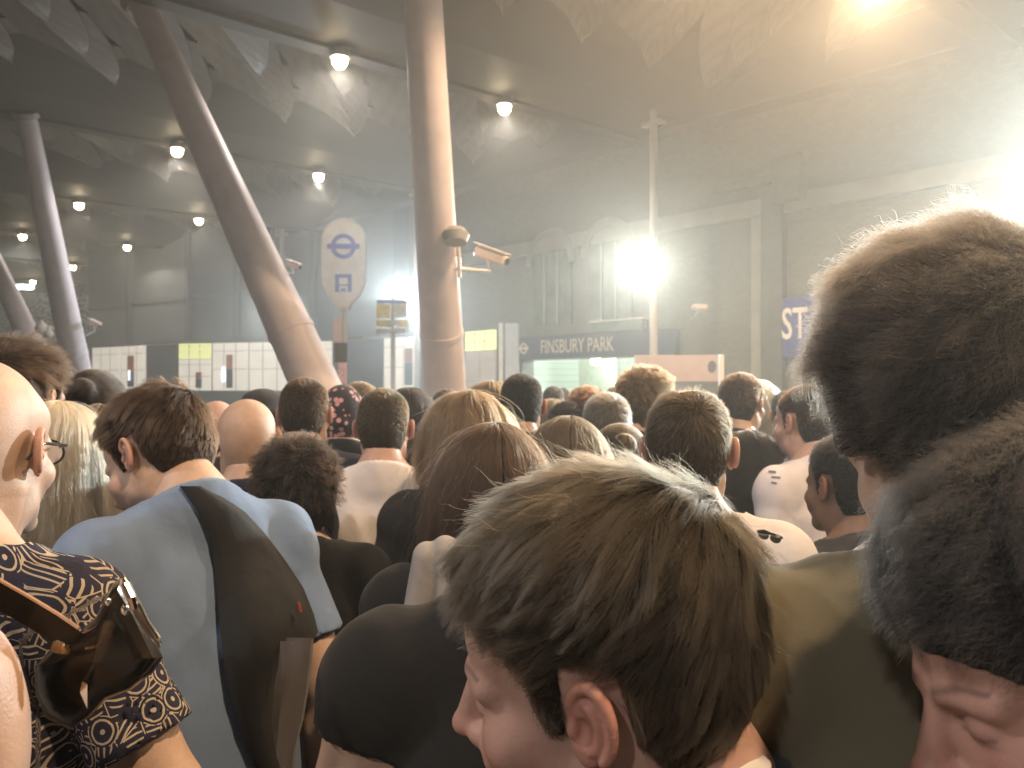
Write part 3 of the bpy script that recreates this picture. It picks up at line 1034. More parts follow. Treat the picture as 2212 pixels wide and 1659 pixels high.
l.new(src, sm.inputs[0]); l.new(cr.outputs[0], sm.inputs["Scale"]); l.new(sm.outputs[0], n["Principled BSDF"].inputs["Base Color"])

# ---- canopy: flat steel roof, bays of leaf-shaped perforated soffit panels, an edge beam at each bay
can = empty("station_canopy", ST(0, -6, 0))
tag(can, "dark steel canopy roof with leaf-shaped perforated soffit panels over the whole crowd", "canopy")
def CP(s, t, z): return ST(s, t, z) - can.location
S0, S1, T0 = -32.0, 33.0, -26.0
r_ = MB()
r_.add([CP(S0, T0, HC + .75), CP(S0, -0.02, HC + .75), CP(S1, -0.02, HC + .75), CP(S1, T0, HC + .75), CP(S0, T0, HC + 1.05), CP(S0, -0.02, HC + 1.05), CP(S1, -0.02, HC + 1.05), CP(S1, T0, HC + 1.05)],
       [(0, 1, 2, 3), (7, 6, 5, 4), (0, 4, 5, 1), (1, 5, 6, 2), (2, 6, 7, 3), (3, 7, 4, 0)])
r_.build("roof_deck", m_roof, can)
bays = [-30.0, -24.0, -18.0, -12.0, -5.9, 0.15, 6.5, 12.6, 18.8, 25.0, 31.0]
bays[-1] = 31.0
for i, s0 in enumerate(bays[:-1]):
    s1 = bays[i + 1]
    b = MB()      # smooth closed trough: rises from the far end of the leaves back down to the next beam
    n_t = 2
    prof = [(s1 - 2.6, HC + 0.70), (s1 - 1.9, HC + 0.42), (s1 - 1.0, HC + 0.16), (s1 - 0.12, HC + 0.02), (s1 - 0.12, HC + 0.72)]
    vs = [CP(a, T0, z) for a, z in prof] + [CP(a, -0.03, z) for a, z in prof]
    k = len(prof)
    fs = [(j, (j + 1) % k, (j + 1) % k + k, j + k) for j in range(k)] + [tuple(range(k))[::-1], tuple(range(k, 2 * k))]
    b.add(vs, fs); b.build("soffit_trough", m_roof, can)
    b = MB()
    b.add([CP(s0 - .1, T0, HC - .03), CP(s0 + .18, T0, HC - .03), CP(s0 + .18, T0, HC + .74), CP(s0 - .1, T0, HC + .74),
           CP(s0 - .1, -0.04, HC - .03), CP(s0 + .18, -0.04, HC - .03), CP(s0 + .18, -0.04, HC + .74), CP(s0 - .1, -0.04, HC + .74)],
          [(0, 1, 2, 3), (7, 6, 5, 4), (0, 4, 5, 1), (1, 5, 6, 2), (2, 6, 7, 3), (3, 7, 4, 0)])
    b.build("edge_beam", m_roof, can)
    # leaves: three staggered rows, each leaf a curved kite that hangs lower at its tip
    for row in range(4):
        b = MB()
        a0 = s0 + 0.2 + row * 1.05
        wd = 1.48
        off = (row % 2) * wd * 0.5
        t = -2.6 - off
        while t > T0 + 1.5:
            N = 9
            L = 2.0
            def zz(x, y): return HC + 0.40 - 0.17 * (x ** 1.6) - 0.03 * (1 - min(1, abs(y) * 2)) + row * 0.045
            vs, fs = [], []
            for a in range(N + 1):
                x = a / N
                hw = wd * 0.52 * (1 - x ** 1.9) ** 0.85
                sk = 1.75 * x ** 1.15
                for c, yy in enumerate((-1, -0.5, 0, 0.5, 1)):
                    vs.append(CP(a0 + L * x, t + yy * hw + sk, zz(x, yy * 0.5) + 0.06 * abs(yy)))
            for a in range(N):
                for c in range(4):
                    q = a * 5 + c
                    fs.append((q, q + 5, q + 6, q + 1))
            top = len(vs)
            vs += [p + Vector((0, 0, 0.04)) for p in vs[:top]]
            fs += [tuple(reversed([i_ + top for i_ in f_])) for f_ in fs]
            for a in range(N):
                for c in (0, 4):
                    q = a * 5 + c
                    fs.append((q, q + 5, q + 5 + top, q + top) if c == 4 else (q + 5, q, q + top, q + 5 + top))
            b.add(vs, fs)
            t -= wd
        b.build("soffit_panel", m_scale, can, smooth=False)

b = MB(); b.box((0, 0, 0), (S1 - S0, 0.46, 0.70), bev=0.02)
o = b.build("wall_beam", m_roof, can); o.location = ST((S0 + S1) / 2, -0.28, HC + 0.38) - can.location; o.rotation_euler = WALLM.to_euler()
# ---- downlights in the canopy grid
def emis(name, col, st):
    return mat(name, (0.8, 0.8, 0.8), emit=col, estr=st, var=0.0)
m_warm = emis("lamp_warm", (1.0, 0.80, 0.50), 40)
m_cool = emis("lamp_cool", (0.86, 0.97, 1.0), 60)
m_trim = mat("lamp_housing", (0.10, 0.09, 0.085), rough=0.45)
def point(name, loc, power, col, r=0.06, parent=None, spot=None, rot=None):
    L = bpy.data.lights.new(name, 'SPOT' if spot else 'POINT')
    L.energy = power; L.color = col; L.shadow_soft_size = r
    if spot: L.spot_size = R(spot); L.spot_blend = 0.3
    o = bpy.data.objects.new(name, L); COL.objects.link(o)
    o.location = loc
    if rot: o.rotation_euler = rot
    if parent: o.parent = parent
    return o
HS = [-18.0, -11.9, -5.95, 0.0, 6.5, 12.4, 18.6, 24.8]
LD = 205.0
place = {-18.0: "behind the crowd's near end", -11.9: "over the nearest bay", -5.95: "on the bay beam above the leaning columns", 0.0: "on the second bay beam", 6.5: "on the third bay beam", 12.4: "on the fourth bay beam", 18.6: "far down the canopy", 24.8: "at the far end of the canopy"}
for s_ in HS:
    for t_ in ((-3.75, -6.7) if s_ > -15 else (-6.7, -12.0)):
        if s_ < -15 and False: continue
        o = empty("downlight", ST(s_, t_, HC - 0.03))
        h_ = MB(); h_.tube([(0, 0, 0.10), (0, 0, -0.04), (0, 0, -0.07)], [0.13, 0.13, 0.14], 20); h_.build("housing", m_trim, o, True)
        h_ = MB(); h_.tube([(0, 0, -0.072), (0, 0, -0.15), (0, 0, -0.20)], [0.10, 0.095, 0.05], 20); h_.build("lens", m_warm, o, True)
        far = s_ > 3
        point("downlight_lamp", (0, 0, -0.24), (LD if s_ > -9 else LD * 3.2) if not far else LD * 0.6, (1.0, 0.88, 0.78) if s_ > -9 else (1.0, 0.66, 0.38), 0.10, o, spot=150)
        side = "nearer the station wall" if t_ == -3.75 else ("farthest out" if t_ == -12.0 else "farther out from the wall")
        tag(o, "round warm downlight %s, %s" % (place[s_], side), "downlight", "round downlights in the canopy grid")
# warm lamps over the pavement behind the camera, the same fitting
for s_, t_ in ((-18.0, -18.0), (-11.9, -16.0)):
    o = empty("downlight", ST(s_, t_, HC - 0.03))
    h_ = MB(); h_.tube([(0, 0, 0.10), (0, 0, -0.04), (0, 0, -0.07)], [0.13, 0.13, 0.14], 20); h_.build("housing", m_trim, o, True)
    h_ = MB(); h_.tube([(0, 0, -0.072), (0, 0, -0.15), (0, 0, -0.20)], [0.10, 0.095, 0.05], 20); h_.build("lens", m_warm, o, True)
    point("downlight_lamp", (0, 0, -0.24), LD * 2.1, (1.0, 0.88, 0.82), 0.15, o, spot=150)
    tag(o, "round warm downlight over the open pavement side of the canopy, %s" % ("outer one" if t_ < -17 else "inner one"), "downlight", "round downlights in the canopy grid")

# ---- station wall
m_wall = mat("wall_brick", (0.17, 0.165, 0.13), rough=0.8, var=0.16, scale=1.2, bump=0.3, bscale=30)
n, l = m_wall.node_tree.nodes, m_wall.node_tree.links
tc = n.new("ShaderNodeTexCoord"); bt = n.new("ShaderNodeTexBrick"); bt.inputs["Scale"].default_value = 4.5
bt.inputs["Color1"].default_value = (0.150, 0.150, 0.120, 1); bt.inputs["Color2"].default_value = (0.125, 0.125, 0.098, 1); bt.inputs["Mortar"].default_value = (0.105, 0.105, 0.088, 1)
bt.inputs["Mortar Size"].default_value = 0.015
mp_ = n.new("ShaderNodeMapping"); mp_.inputs["Rotation"].default_value = (R(90), 0, 0)
l.new(tc.outputs["Object"], mp_.inputs["Vector"]); l.new(mp_.outputs[0], bt.inputs["Vector"])
l.new(bt.outputs["Color"], n["Principled BSDF"].inputs["Base Color"])
m_coping = mat("stone_band", (0.24, 0.23, 0.19), rough=0.7, var=0.15, scale=2)
m_pier = mat("painted_pier", (0.085, 0.085, 0.07), rough=0.6, var=0.15)

def wall_obj(name, m, parent, s0, s1, z0, z1, t0=0.0, t1=0.35):
    """box on the wall between s0 and s1; t0 = front face"""
    b = MB()
    L, H, D = abs(s1 - s0), z1 - z0, t1 - t0
    b.box((0, 0, 0), (L, D, H), bev=0.0)
    o = b.build(name, m, parent)
    c = ST((s0 + s1) / 2, (t0 + t1) / 2, (z0 + z1) / 2)
    o.matrix_world = Matrix.Translation(c) @ WALLM.to_4x4()
    if parent:
        o.matrix_parent_inverse = parent.matrix_world.inverted() if False else Matrix.Identity(4)
        o.location = c - parent.location
        o.rotation_euler = WALLM.to_euler()
    return o

def s_at(u):       # where the pixel column u meets the wall plane
    k = (u - CU) / F0
    y = (W0.x + PA.x / PA.y * -W0.y) / (k - PA.x / PA.y)
    return (y - W0.y) / PA.y, y
def z_at(u, v):
    return EYE - (v - CV) * s_at(u)[1] / F0

hall = empty("station_building", (W0.x, W0.y, 0))
tag(hall, "pale brick station front running away behind the crowd with a stone band and entrance", "station")
eL, eR = s_at(1128)[0], s_at(1378)[0]      # entrance opening
zo = 2.22
wall_obj("wall", m_wall, hall, -32, eR, 0, 7.6)
wall_obj("wall", m_wall, hall, eL, s_at(1084)[0] + 2.2, 0, 7.6)
wall_obj("wall", m_wall, hall, eR, eL, zo, 7.6)
wall_obj("stone_band", m_coping, hall, -32, s_at(940)[0], 4.50, 4.78, -0.10, -0.002)
wall_obj("pilaster", m_pier, hall, s_at(1700)[0], s_at(1655)[0], 0, 5.0, -0.16, -0.003)
wall_obj("pilaster", m_coping, hall, s_at(1655)[0] - 0.004, s_at(1628)[0], 0, 4.49, -0.08, -0.004)
wall_obj("beam_bracket", m_pier, hall, s_at(1755)[0], s_at(1690)[0] , 4.62, 5.35, -0.34, -0.165)
wall_obj("beam_bracket", m_pier, hall, s_at(1690)[0] , s_at(1560)[0], 4.98, 5.10, -0.30, -0.104)
# arched window above the sign, pale lit reveals
m_pane = mat("arch_glass", (0.10, 0.13, 0.10), rough=0.15, var=0.3, scale=3)
def arch_poly(w, h, n=14):
    return [(-w / 2, 0), (w / 2, 0), (w / 2, h - w / 2)] + [(w / 2 * math.cos(math.pi * i / n), h - w / 2 + w / 2 * math.sin(math.pi * i / n)) for i in range(1, n)] + [(-w / 2, h - w / 2)]
for uc in (1195, 1320):
    s_, y_ = s_at(uc)
    b = MB(); b.prism(arch_poly(1.15, 1.85), 0.05, WALLM, ST(s_, -0.028, 2.95) - hall.location)
    wn = b.build("arched_window", m_pane, hall)
    b = MB()
    P2 = arch_poly(1.15, 1.85); P1 = arch_poly(1.45, 2.02)
    for i in range(2, len(P2)):
        j = (i + 1) % len(P2)
        if j == 0: break
        q = [P2[i], P1[i], P1[j], P2[j]]
        b.prism(q, 0.12, WALLM, ST(s_, -0.062, 2.95) - hall.location)
    b.build("arch_surround", m_coping, hall)
    b = MB()
    for k in (-0.19, 0.19): b.box(WALLM @ Vector((k, -0.065, 0.85)) + ST(s_, 0, 2.95) - hall.location, (0.04, 0.03, 1.68), WALLM)
    b.build("glazing_bars", m_grey, hall)

# ---- entrance hall seen through the opening
hall_in = mat("hall_tiles", (0.62, 0.66, 0.58), rough=0.35, var=0.08, scale=2)
n, l = hall_in.node_tree.nodes, hall_in.node_tree.links
tc = n.new("ShaderNodeTexCoord"); bt = n.new("ShaderNodeTexBrick"); bt.inputs["Scale"].default_value = 1.6; bt.offset = 0.0
bt.inputs["Color1"].default_value = (0.62, 0.67, 0.58, 1); bt.inputs["Color2"].default_value = (0.50, 0.56, 0.50, 1); bt.inputs["Mortar"].default_value = (0.25, 0.28, 0.24, 1); bt.inputs["Mortar Size"].default_value = 0.01
mp_ = n.new("ShaderNodeMapping"); mp_.inputs["Rotation"].default_value = (R(90), 0, 0)
l.new(tc.outputs["Object"], mp_.inputs["Vector"]); l.new(mp_.outputs[0], bt.inputs["Vector"]); l.new(bt.outputs["Color"], n["Principled BSDF"].inputs["Base Color"])
ih = empty("ticket_hall", tuple(ST(0, 0.4, 0)))
tag(ih, "bright greenish tiled ticket hall seen through the entrance under the name sign", "ticket hall")
wall_obj("back_wall", hall_in, ih, eR - 1.5, eL + 1.5, 0.0, 2.9, 4.2, 4.4)
wall_obj("side_wall", hall_in, ih, eR - 1.7, eR - 1.5, 0.0, 2.9, 0.36, 4.2)
wall_obj("side_wall", hall_in, ih, eL + 1.5, eL + 1.7, 0.0, 2.9, 0.36, 4.2)
wall_obj("ceiling", m_white, ih, eR - 1.5, eL + 1.5, 2.9, 3.0, 0.36, 4.2)
wall_obj("partition", mat("partition_panel", (0.45, 0.50, 0.40), rough=0.3), ih, eL - 0.9, eL + 0.2, 0.0, 2.4, 2.0, 2.08)
m_tube = emis("tube_light", (0.86, 1.0, 0.92), 9)
for k in (0.9, 2.2, 3.4):
    wall_obj("tube_light", m_tube, ih, (eL + eR) / 2 - 1.3, (eL + eR) / 2 + 0.8, 2.80, 2.86, k, k + 0.1)
point("hall_lamp", ST((eL + eR) / 2, 1.6, 2.6) - ih.location, 170, (0.86, 1.0, 0.9), 0.3, ih)
point("hall_lamp", ST((eL + eR) / 2 - 1.2, 3.2, 2.6) - ih.location, 140, (0.84, 1.0, 0.92), 0.3, ih)
# things hanging in the hall
gate = empty("ticket_gates", tuple(ST(eR + 0.6, 2.6, 0)))
tag(gate, "row of pale metal gate frames inside the bright hall", "gate")
for k in range(3):
    b = MB(); b.box((0, 0, 0.95), (0.08, 0.9, 1.9), WALLM, 0.02)
    o = b.build("gate_post", m_white, gate); o.location = PA * (k * 0.62)
b = MB(); b.tube([(0, 0, 1.93), PA * 1.24 + Vector((0, 0, 1.93))], 0.035, 10); b.build("cross_rail", m_white, gate, True)
o = empty("hall_clock", tuple(ST(s_at(1203)[0], 1.2, 2.32)))
tag(o, "small round white lamp hanging behind the entrance header", "lamp")
b = MB(); b.tube([(0, 0, 0), (0.0, 0.0, 0.5)], 0.012, 8); b.build("rod", m_white, o)
b = MB(); b.tube([(0, 0, -0.2), (0, 0, -0.17), (0, 0, -0.05), (0, 0, 0)], [0.03, 0.11, 0.11, 0.04], 16); b.build("globe", emis("globe_lamp", (0.9, 1, 0.92), 6), o, True)

# ---- name sign
m_navy = mat("navy_enamel", (0.035, 0.04, 0.075), rough=0.3, var=0.1)
m_gold = mat("beige_letter", (0.55, 0.47, 0.36), rough=0.5)
m_blue = mat("blue_enamel", (0.06, 0.07, 0.24), rough=0.3, var=0.1)
m_pink = mat("pink_board", (0.44, 0.35, 0.35), rough=0.5, var=0.06)
sL, sR = s_at(1120)[0], s_at(1472)[0]
zs0, zs1 = z_at(1260, 774), z_at(1260, 722)
sign = empty("station_name_sign", tuple(ST((sL + sR) / 2, -0.12, (zs0 + zs1) / 2)))
tag(sign, "long dark navy FINSBURY PARK sign with beige letters over the entrance", "sign")
b = MB(); b.box((0, 0, 0), (abs(sL - sR), 0.16, zs1 - zs0), WALLM, 0.012); b.build("board", m_navy, sign)
cS = s_at(1258)[0]
text_obj("lettering", "FINSBURY PARK", 0.40, WALLM, ST(cS, -0.205, (zs0 + zs1) / 2) - sign.location, m_gold, sign, xs=0.72)
# operator mark at the sign's left end: a small ring crossed by a bar
b = MB(); cm = ST(s_at(1146)[0], -0.206, (zs0 + zs1) / 2) - sign.location
po, pi_ = disc(0.12, 24), disc(0.08, 24)
for i in range(24): b.prism([po[i], po[(i + 1) % 24], pi_[(i + 1) % 24], pi_[i]], 0.006, WALLM, cm)
b.box(cm - WALLM @ Vector((0, 0.005, 0)), (0.34, 0.006, 0.055), WALLM)
b.build("emblem", m_gold, sign)
# small second fascia above it at the right
o = empty("direction_sign", tuple(ST(s_at(1345)[0], -0.14, z_at(1345, 706))))
tag(o, "small dark gantry panel with a pale top rail above the name sign", "sign")
L_ = abs(s_at(1290)[0] - s_at(1400)[0])
b = MB(); b.box((0, 0, 0), (L_, 0.1, 0.20), WALLM, 0.01); b.build("panel", m_pane, o)
b = MB(); b.box((0, 0, 0.125), (L_ + 0.1, 0.14, 0.035), WALLM, 0.005); b.build("rail", m_white, o)

# ---- blue sign with the letters ST
s_c, y_c = s_at(1770)
zz0, zz1 = z_at(1700, 772), z_at(1700, 645)
o = empty("blue_sign", tuple(ST(s_c, -0.10, (zz0 + zz1) / 2)))
tag(o, "blue enamel sign starting with white letters ST beside the tall man's head", "sign")
b = MB(); b.box((0, 0, 0), (abs(s_at(1664)[0] - s_at(1880)[0]), 0.08, zz1 - zz0), WALLM, 0.01); b.build("board", m_blue, o)
text_obj("lettering", "ST", 0.70, WALLM, ST(s_at(1726)[0], -0.145, z_at(1726, 703)) - o.location, mat("white_letter", (0.7, 0.66, 0.6), rough=0.5), o, xs=0.62, bold=0.008)

# ---- cladded kiosk row, turned towards the crowd
def strip(name, pts, z0, z1, m, parent, th=0.2):
    b = MB()
    for p, q in zip(pts[:-1], pts[1:]):
        p, q = Vector(p), Vector(q)
        d_ = (q - p); nn = Vector((-d_.y, d_.x, 0)).normalized() * th
        b.add([(p.x, p.y, z0), (q.x, q.y, z0), (q.x + nn.x, q.y + nn.y, z0), (p.x + nn.x, p.y + nn.y, z0),
               (p.x, p.y, z1), (q.x, q.y, z1), (q.x + nn.x, q.y + nn.y, z1), (p.x + nn.x, p.y + nn.y, z1)],
              [(0, 1, 5, 4), (1, 2, 6, 5), (2, 3, 7, 6), (3, 0, 4, 7), (4, 5, 6, 7), (3, 2, 1, 0)])
    return b.build(name, m, parent)
kA, kB, kC, kD = P(195, 829.5, 29.6), P(388, 829.5, 26.4), P(722, 829.5, 24.6), P(905, 829.5, 21.9)
kE = P(1078, 829.5, 19.15)
kio = empty("kiosk_building", (0, 0, 0))
tag(kio, "low dark kiosk row whose upper half is pale glazed panels behind the crowd", "kiosk")
line = [(p.x, p.y, 0) for p in (kA, kB, kC, kD, kE)]
m_kd = mat("kiosk_dark", (0.06, 0.065, 0.07), rough=0.4, var=0.15)
m_kw = mat("kiosk_fascia", (0.10, 0.10, 0.095), rough=0.5, var=0.12, scale=2)
strip("plinth", line, 0.0, 1.50, m_kd, kio)
strip("fascia", line, 2.96, 3.06, m_kw, kio)
def along(u):
    """point on the kiosk front under pixel column u, direction of that face"""
    k = (u - CU) / F0
    for p, q in zip(line[:-1], line[1:]):
        dx, dy = q[0] - p[0], q[1] - p[1]
        den = dx - k * dy
        tt = (k * p[1] - p[0]) / den
        if -0.001 <= tt <= 1.001:
            return Vector((p[0] + dx * tt, p[1] + dy * tt, 0)), Vector((dx, dy, 0)).normalized()
m_panel = mat("lit_panel", (0.66, 0.62, 0.54), rough=0.35, var=0.10, scale=1.5, emit=(1.0, 0.92, 0.80), estr=0.30)
m_panely = mat("yellow_panel", (0.75, 0.78, 0.30), rough=0.35, var=0.06, emit=(0.95, 1.0, 0.42), estr=0.42)
m_brown = mat("brown_panel", (0.40, 0.34, 0.29), rough=0.4, var=0.08, emit=(1.0, 0.85, 0.75), estr=0.08)  # browner panel with a weaker glow
m_slat = mat("panel_joint", (0.34, 0.32, 0.28), rough=0.5)
def panel(u0, u1, z0, z1, m, name="glazed_panel", lift=0.03, bars=0):
    (a, d1), (b_, d2) = along(u0 + 0.5), along(u1 - 0.5)
    dd = (b_ - a).normalized(); nn = Vector((dd.y, -dd.x, 0))
    W_ = (b_ - a).length; c = (a + b_) / 2 + nn * lift
    M_ = Matrix(((dd.x, -nn.x, 0), (dd.y, -nn.y, 0), (0, 0, 1)))
    q = MB(); q.box((0, 0, 0), (W_, 0.05, z1 - z0), M_, 0.008)
    o_ = q.build(name, m, kio); o_.location = (c.x, c.y, (z0 + z1) / 2)
    if bars:
        q = MB()
        for i in range(1, bars): q.box(M_ @ Vector((-W_ / 2 + W_ * i / bars, -0.028, 0)), (0.018, 0.012, z1 - z0 - 0.02), M_)
        for zc in (0.33, -0.05): q.box(M_ @ Vector((0, -0.0275, (z1 - z0) * zc)), (W_ - 0.02, 0.010, 0.014), M_)
        q.build("joint", m_slat if m is not m_panely else m_slat, o_)
    return o_, M_, nn, c
for u0, u1, m, z0, z1 in ((202, 262, m_panel, 1.52, 2.94), (264, 317, m_panel, 1.52, 2.94), (388, 458, m_panel, 1.50, 2.46), (388, 458, m_panely, 2.475, 2.94),
                          (461, 538, m_panel, 1.50, 2.94), (540, 632, m_panel, 1.50, 2.94), (634, 719, m_panel, 1.50, 2.94),
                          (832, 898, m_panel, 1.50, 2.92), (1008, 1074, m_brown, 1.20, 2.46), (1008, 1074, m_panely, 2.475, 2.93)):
    panel(u0, u1, z0, z1, m, bars=3 if m is not m_brown else 2)
panel(319, 386, 0.2, 2.94, m_kd, "dark_doorway")
panel(742, 830, 0.2, 2.94, m_kd, "dark_doorway")
# vertical posters on the panels
m_or = mat("poster_orange", (0.45, 0.17, 0.08), rough=0.5); m_nv = mat("poster_navy", (0.05, 0.055, 0.10), rough=0.5)
m_red = mat("poster_red", (0.36, 0.10, 0.08), rough=0.5); m_screen = emis("lit_poster", (0.80, 0.9, 1.0), 1.2)
def pz(u, v): return EYE - (v - CV) * along(u)[0].y / F0
for nm, u0, u1, parts in (("orange and navy banner on the kiosk panel beside the dark doorway", 281, 294, ((768, 802, m_or), (802, 835, m_nv))),
                          ("short red and navy poster under the yellow panel", 427, 439, ((804, 818, m_red), (818, 838, m_nv))),
                          ("tall orange and navy banner between the yellow panel and the leaning column", 493, 506, ((766, 797, m_or), (797, 838, m_nv))),
                          ("red over navy banner right of the bus stop tiles", 880, 896, ((752, 782, m_red), (782, 832, m_nv)))):
    a, dd = along((u0 + u1) / 2); nn = Vector((dd.y, -dd.x, 0)); M_ = Matrix(((dd.x, -nn.x, 0), (dd.y, -nn.y, 0), (0, 0, 1)))
    wd = (along(u1)[0] - along(u0)[0]).length
    o = empty("banner", (a.x, a.y, pz((u0 + u1) / 2, parts[0][0])))
    o.location = a + nn * 0.085 + Vector((0, 0, pz((u0 + u1) / 2, parts[-1][1])))
    tag(o, nm, "banner", "vertical banners on the kiosk row")
    zb = pz((u0 + u1) / 2, parts[-1][1])
    for v0, v1, mm in parts:
        q = MB(); za, zc = pz((u0 + u1) / 2, v1) - zb, pz((u0 + u1) / 2, v0) - zb
        q.box((0, 0, (za + zc) / 2), (wd, 0.03, zc - za - 0.004), M_, 0.004); q.build("banner_panel", mm, o)
for uu, v0, v1, lb in ((287.5, 800, 822, "small white lit notice on the banner beside the dark doorway"), (488, 793, 825, "narrow white lit notice beside the tall banner")):
    a, dd = along(uu); nn = Vector((dd.y, -dd.x, 0)); M_ = Matrix(((dd.x, -nn.x, 0), (dd.y, -nn.y, 0), (0, 0, 1)))
    q = MB(); za, zc = pz(uu, v1), pz(uu, v0)
    q.box((0, 0, 0), (0.09, 0.03, zc - za), M_, 0.01)
    o = q.build("lit_notice", m_screen); o.location = a + nn * 0.14 + Vector((0, 0, (za + zc) / 2)); tag(o, lb, "notice")
# dark backdrop building above the kiosks
m_bk = mat("viaduct_cladding", (0.10, 0.105, 0.10), rough=0.7, var=0.25, scale=0.6, bump=0.2, bscale=6)
vb = empty("viaduct", (0, 0, 0)); tag(vb, "dark grey clad railway viaduct above the kiosk row", "viaduct")
l2 = [(p[0] - 0.2, p[1] + 0.9, 0) for p in line]
l2[0] = (l2[0][0] - 0.5, l2[0][1] + 0.4, 0)
l2[-1] = (W0.x + PA.x * -1.6, W0.y + PA.y * -1.6 + 0.0, 0)
strip("wall", [l2[0], l2[1], l2[2], tuple(ST(3.4, 0.4, 0))], 0.0, 7.4, m_bk, vb, 0.5)
for uu in (245, 372, 487, 560, 655):
    a, dd = along(uu); nn = Vector((dd.y, -dd.x, 0)); M_ = Matrix(((dd.x, -nn.x, 0), (dd.y, -nn.y, 0), (0, 0, 1)))
    q = MB(); q.box((a.x - nn.x * 0.55, a.y - nn.y * 0.55, 4.5), (0.22, 0.16, 4.6), M_, 0.02); q.build("rib", mat("rib_%d" % uu, (0.05, 0.05, 0.05), rough=0.6), vb)
strip("cornice", [(p[0] + 0.02, p[1] - 0.10, 0) for p in (l2[0], l2[1], l2[2])], 4.4, 4.55, m_kw, vb, 0.08)
q = MB(); q.tube([(0, 0.03, 0), (0, -0.03, 0)], 0.16, 20)
o = q.build("blue_lamp", emis("blue_lamp", (0.08, 0.10, 1.0), 2.2)); a, dd = along(583); o.location = (a.x + 0.1, a.y + 0.35, pz(583, 715)); tag(o, "small round blue light on the dark viaduct wall", "light")

# ---- slim pole lamps along the front of the wall, 7.1 m apart
LF = 0.55
p0, stp = Vector((2.41, 14.5, 0)), Vector((-4.63, 5.43, 0))
names = {-1: "outside the frame beyond the tall man", 0: "in front of the entrance and pink board", 1: "half hidden behind the fat upright column", 2: "behind the leaning column", 3: "above the yellow kiosk panel", 4: "at the left end of the kiosk row"}
m_pole = mat("pole_paint", (0.42, 0.38, 0.34), rough=0.4, var=0.08)
for k in range(-1, 5):
    o = empty("pole_lamp", p0 + stp * k)
    tag(o, "slim pale pole with a bright white floodlight, " + names[k], "pole lamp", "floodlight poles along the station wall")
    q = MB(); q.tube([(0, 0, 0), (0, 0, HC + 0.72)], 0.068, 14); q.build("pole", m_pole, o, True)
    q = MB(); q.box((0, 0, HC - 0.06), (0.44, 0.16, 0.07), WALLM, 0.01); q.build("head_plate", m_pole, o)
    ox = -0.15 if k == 1 else -0.25
    q = MB(); q.tube([(0, 0, 3.72), (ox, -0.06, 3.72)], 0.025, 10); q.build("arm", m_pole, o, True)
    q = MB(); q.tube([(ox, 0.02, 3.70), (ox, -0.07, 3.70), (ox, -0.10, 3.70)], [0.10, 0.14, 0.15], 20); q.build("lamp_housing", m_trim, o, True)
    q = MB(); q.tube([(ox, -0.102, 3.70), (ox, -0.13, 3.70), (ox, -0.15, 3.70)], [0.105, 0.10, 0.06], 20); q.build("lens", m_cool, o, True)
    pw = {-1: 7000, 0: 1150, 1: 2100, 2: 400, 3: 500, 4: 300}[k]
    colr = {-1: (0.93, 1.0, 0.96), 0: (0.97, 1.0, 0.92), 1: (0.78, 0.9, 1.0)}.get(k, (0.85, 0.97, 1.0))
    point("floodlight", (ox, -0.20, 3.70), pw * LF, colr, 0.10, o, spot=116, rot=(R(58), 0, R(180) - R(22) if k >= 0 else R(160)))
# strip lamp at the far left and a box lamp by the last pole
q = MB(); q.box((0, 0, 0), (0.95, 0.12, 0.16), bev=0.03); o = q.build("strip_lamp", emis("strip_lamp", (0.85, 1, 0.95), 14)); o.location = P(45, 620, 32); tag(o, "short white strip lamp across the farthest leaning column", "lamp")
o = empty("wall_lamp", P(237, 742, 30.5)); tag(o, "pair of small white lamps standing above the left end of the kiosks", "lamp")
q = MB(); q.box((0, 0, 0), (0.22, 0.15, 0.42), bev=0.05); q.build("lens", emis("wall_lamp", (0.85, 0.97, 1), 3.5), o)
q = MB(); q.box((0.5, 0, -0.02), (0.3, 0.15, 0.34), bev=0.05); q.build("lens", emis("wall_lamp2", (0.85, 1, 0.92), 3.5), o)

# ---- columns
def column(base, top, r0, r1, label):
    base, top = Vector(base), Vector(top)
    o = empty("canopy_column", base)
    tag(o, label, "column", "pale tubular canopy columns")
    d_ = top - base
    N = 24
    q = MB(); q.tube([d_ * (i / N) for i in range(N + 1)], [r0 + (r1 - r0) * (i / N)  for i in range(N + 1)], 40); q.build("shaft", m_col, o, True)
    q = MB(); a = d_ * 0.985; q.tube([a, d_ * 1.0], [r1 + 0.05, r1 + 0.09], 32); q.build("top_collar", m_cast, o, True)
    q = MB(); q.tube([(0, 0, 0), (0, 0, 0.06)], [r0 + 0.16, r0 + 0.12], 32); q.build("base_plate", m_cast, o, True)
    q = MB(); e = 0.36; q.tube([d_ * e, d_ * (e + 0.008)], [r0 + (r1 - r0) * e + 0.012] * 2, 36); q.build("joint_ring", m_col, o, True)
    return o
def ext(a, b, z):     # the point of line ab at height z
    a, b = Vector(a), Vector(b); t = (z - a.z) / (b.z - a.z); return a + (b - a) * t
def col_uv(u1, d1, top_uvd, r0, r1, label):
    a = Vector(((u1 - CU) * d1 / F0, d1, EYE)); t = Vector(top_uvd)
    return column(ext(a, t, 0.0), ext(a, t, HC + 0.1), r0, r1, label)
col_uv(960, 10.2, (-0.845, 7.5, HC), 0.292, 0.16, "thick pale upright column in the middle of the crowd carrying a camera")
col_uv(680, 9.6, (-4.4, 10.2, HC), 0.315, 0.155, "pale column leaning steeply left, middle one of the leaning three")
col_uv(172, 17.0, (-8.2, 14.4, HC), 0.31, 0.155, "pale slightly leaning column at the left end of the kiosk row")
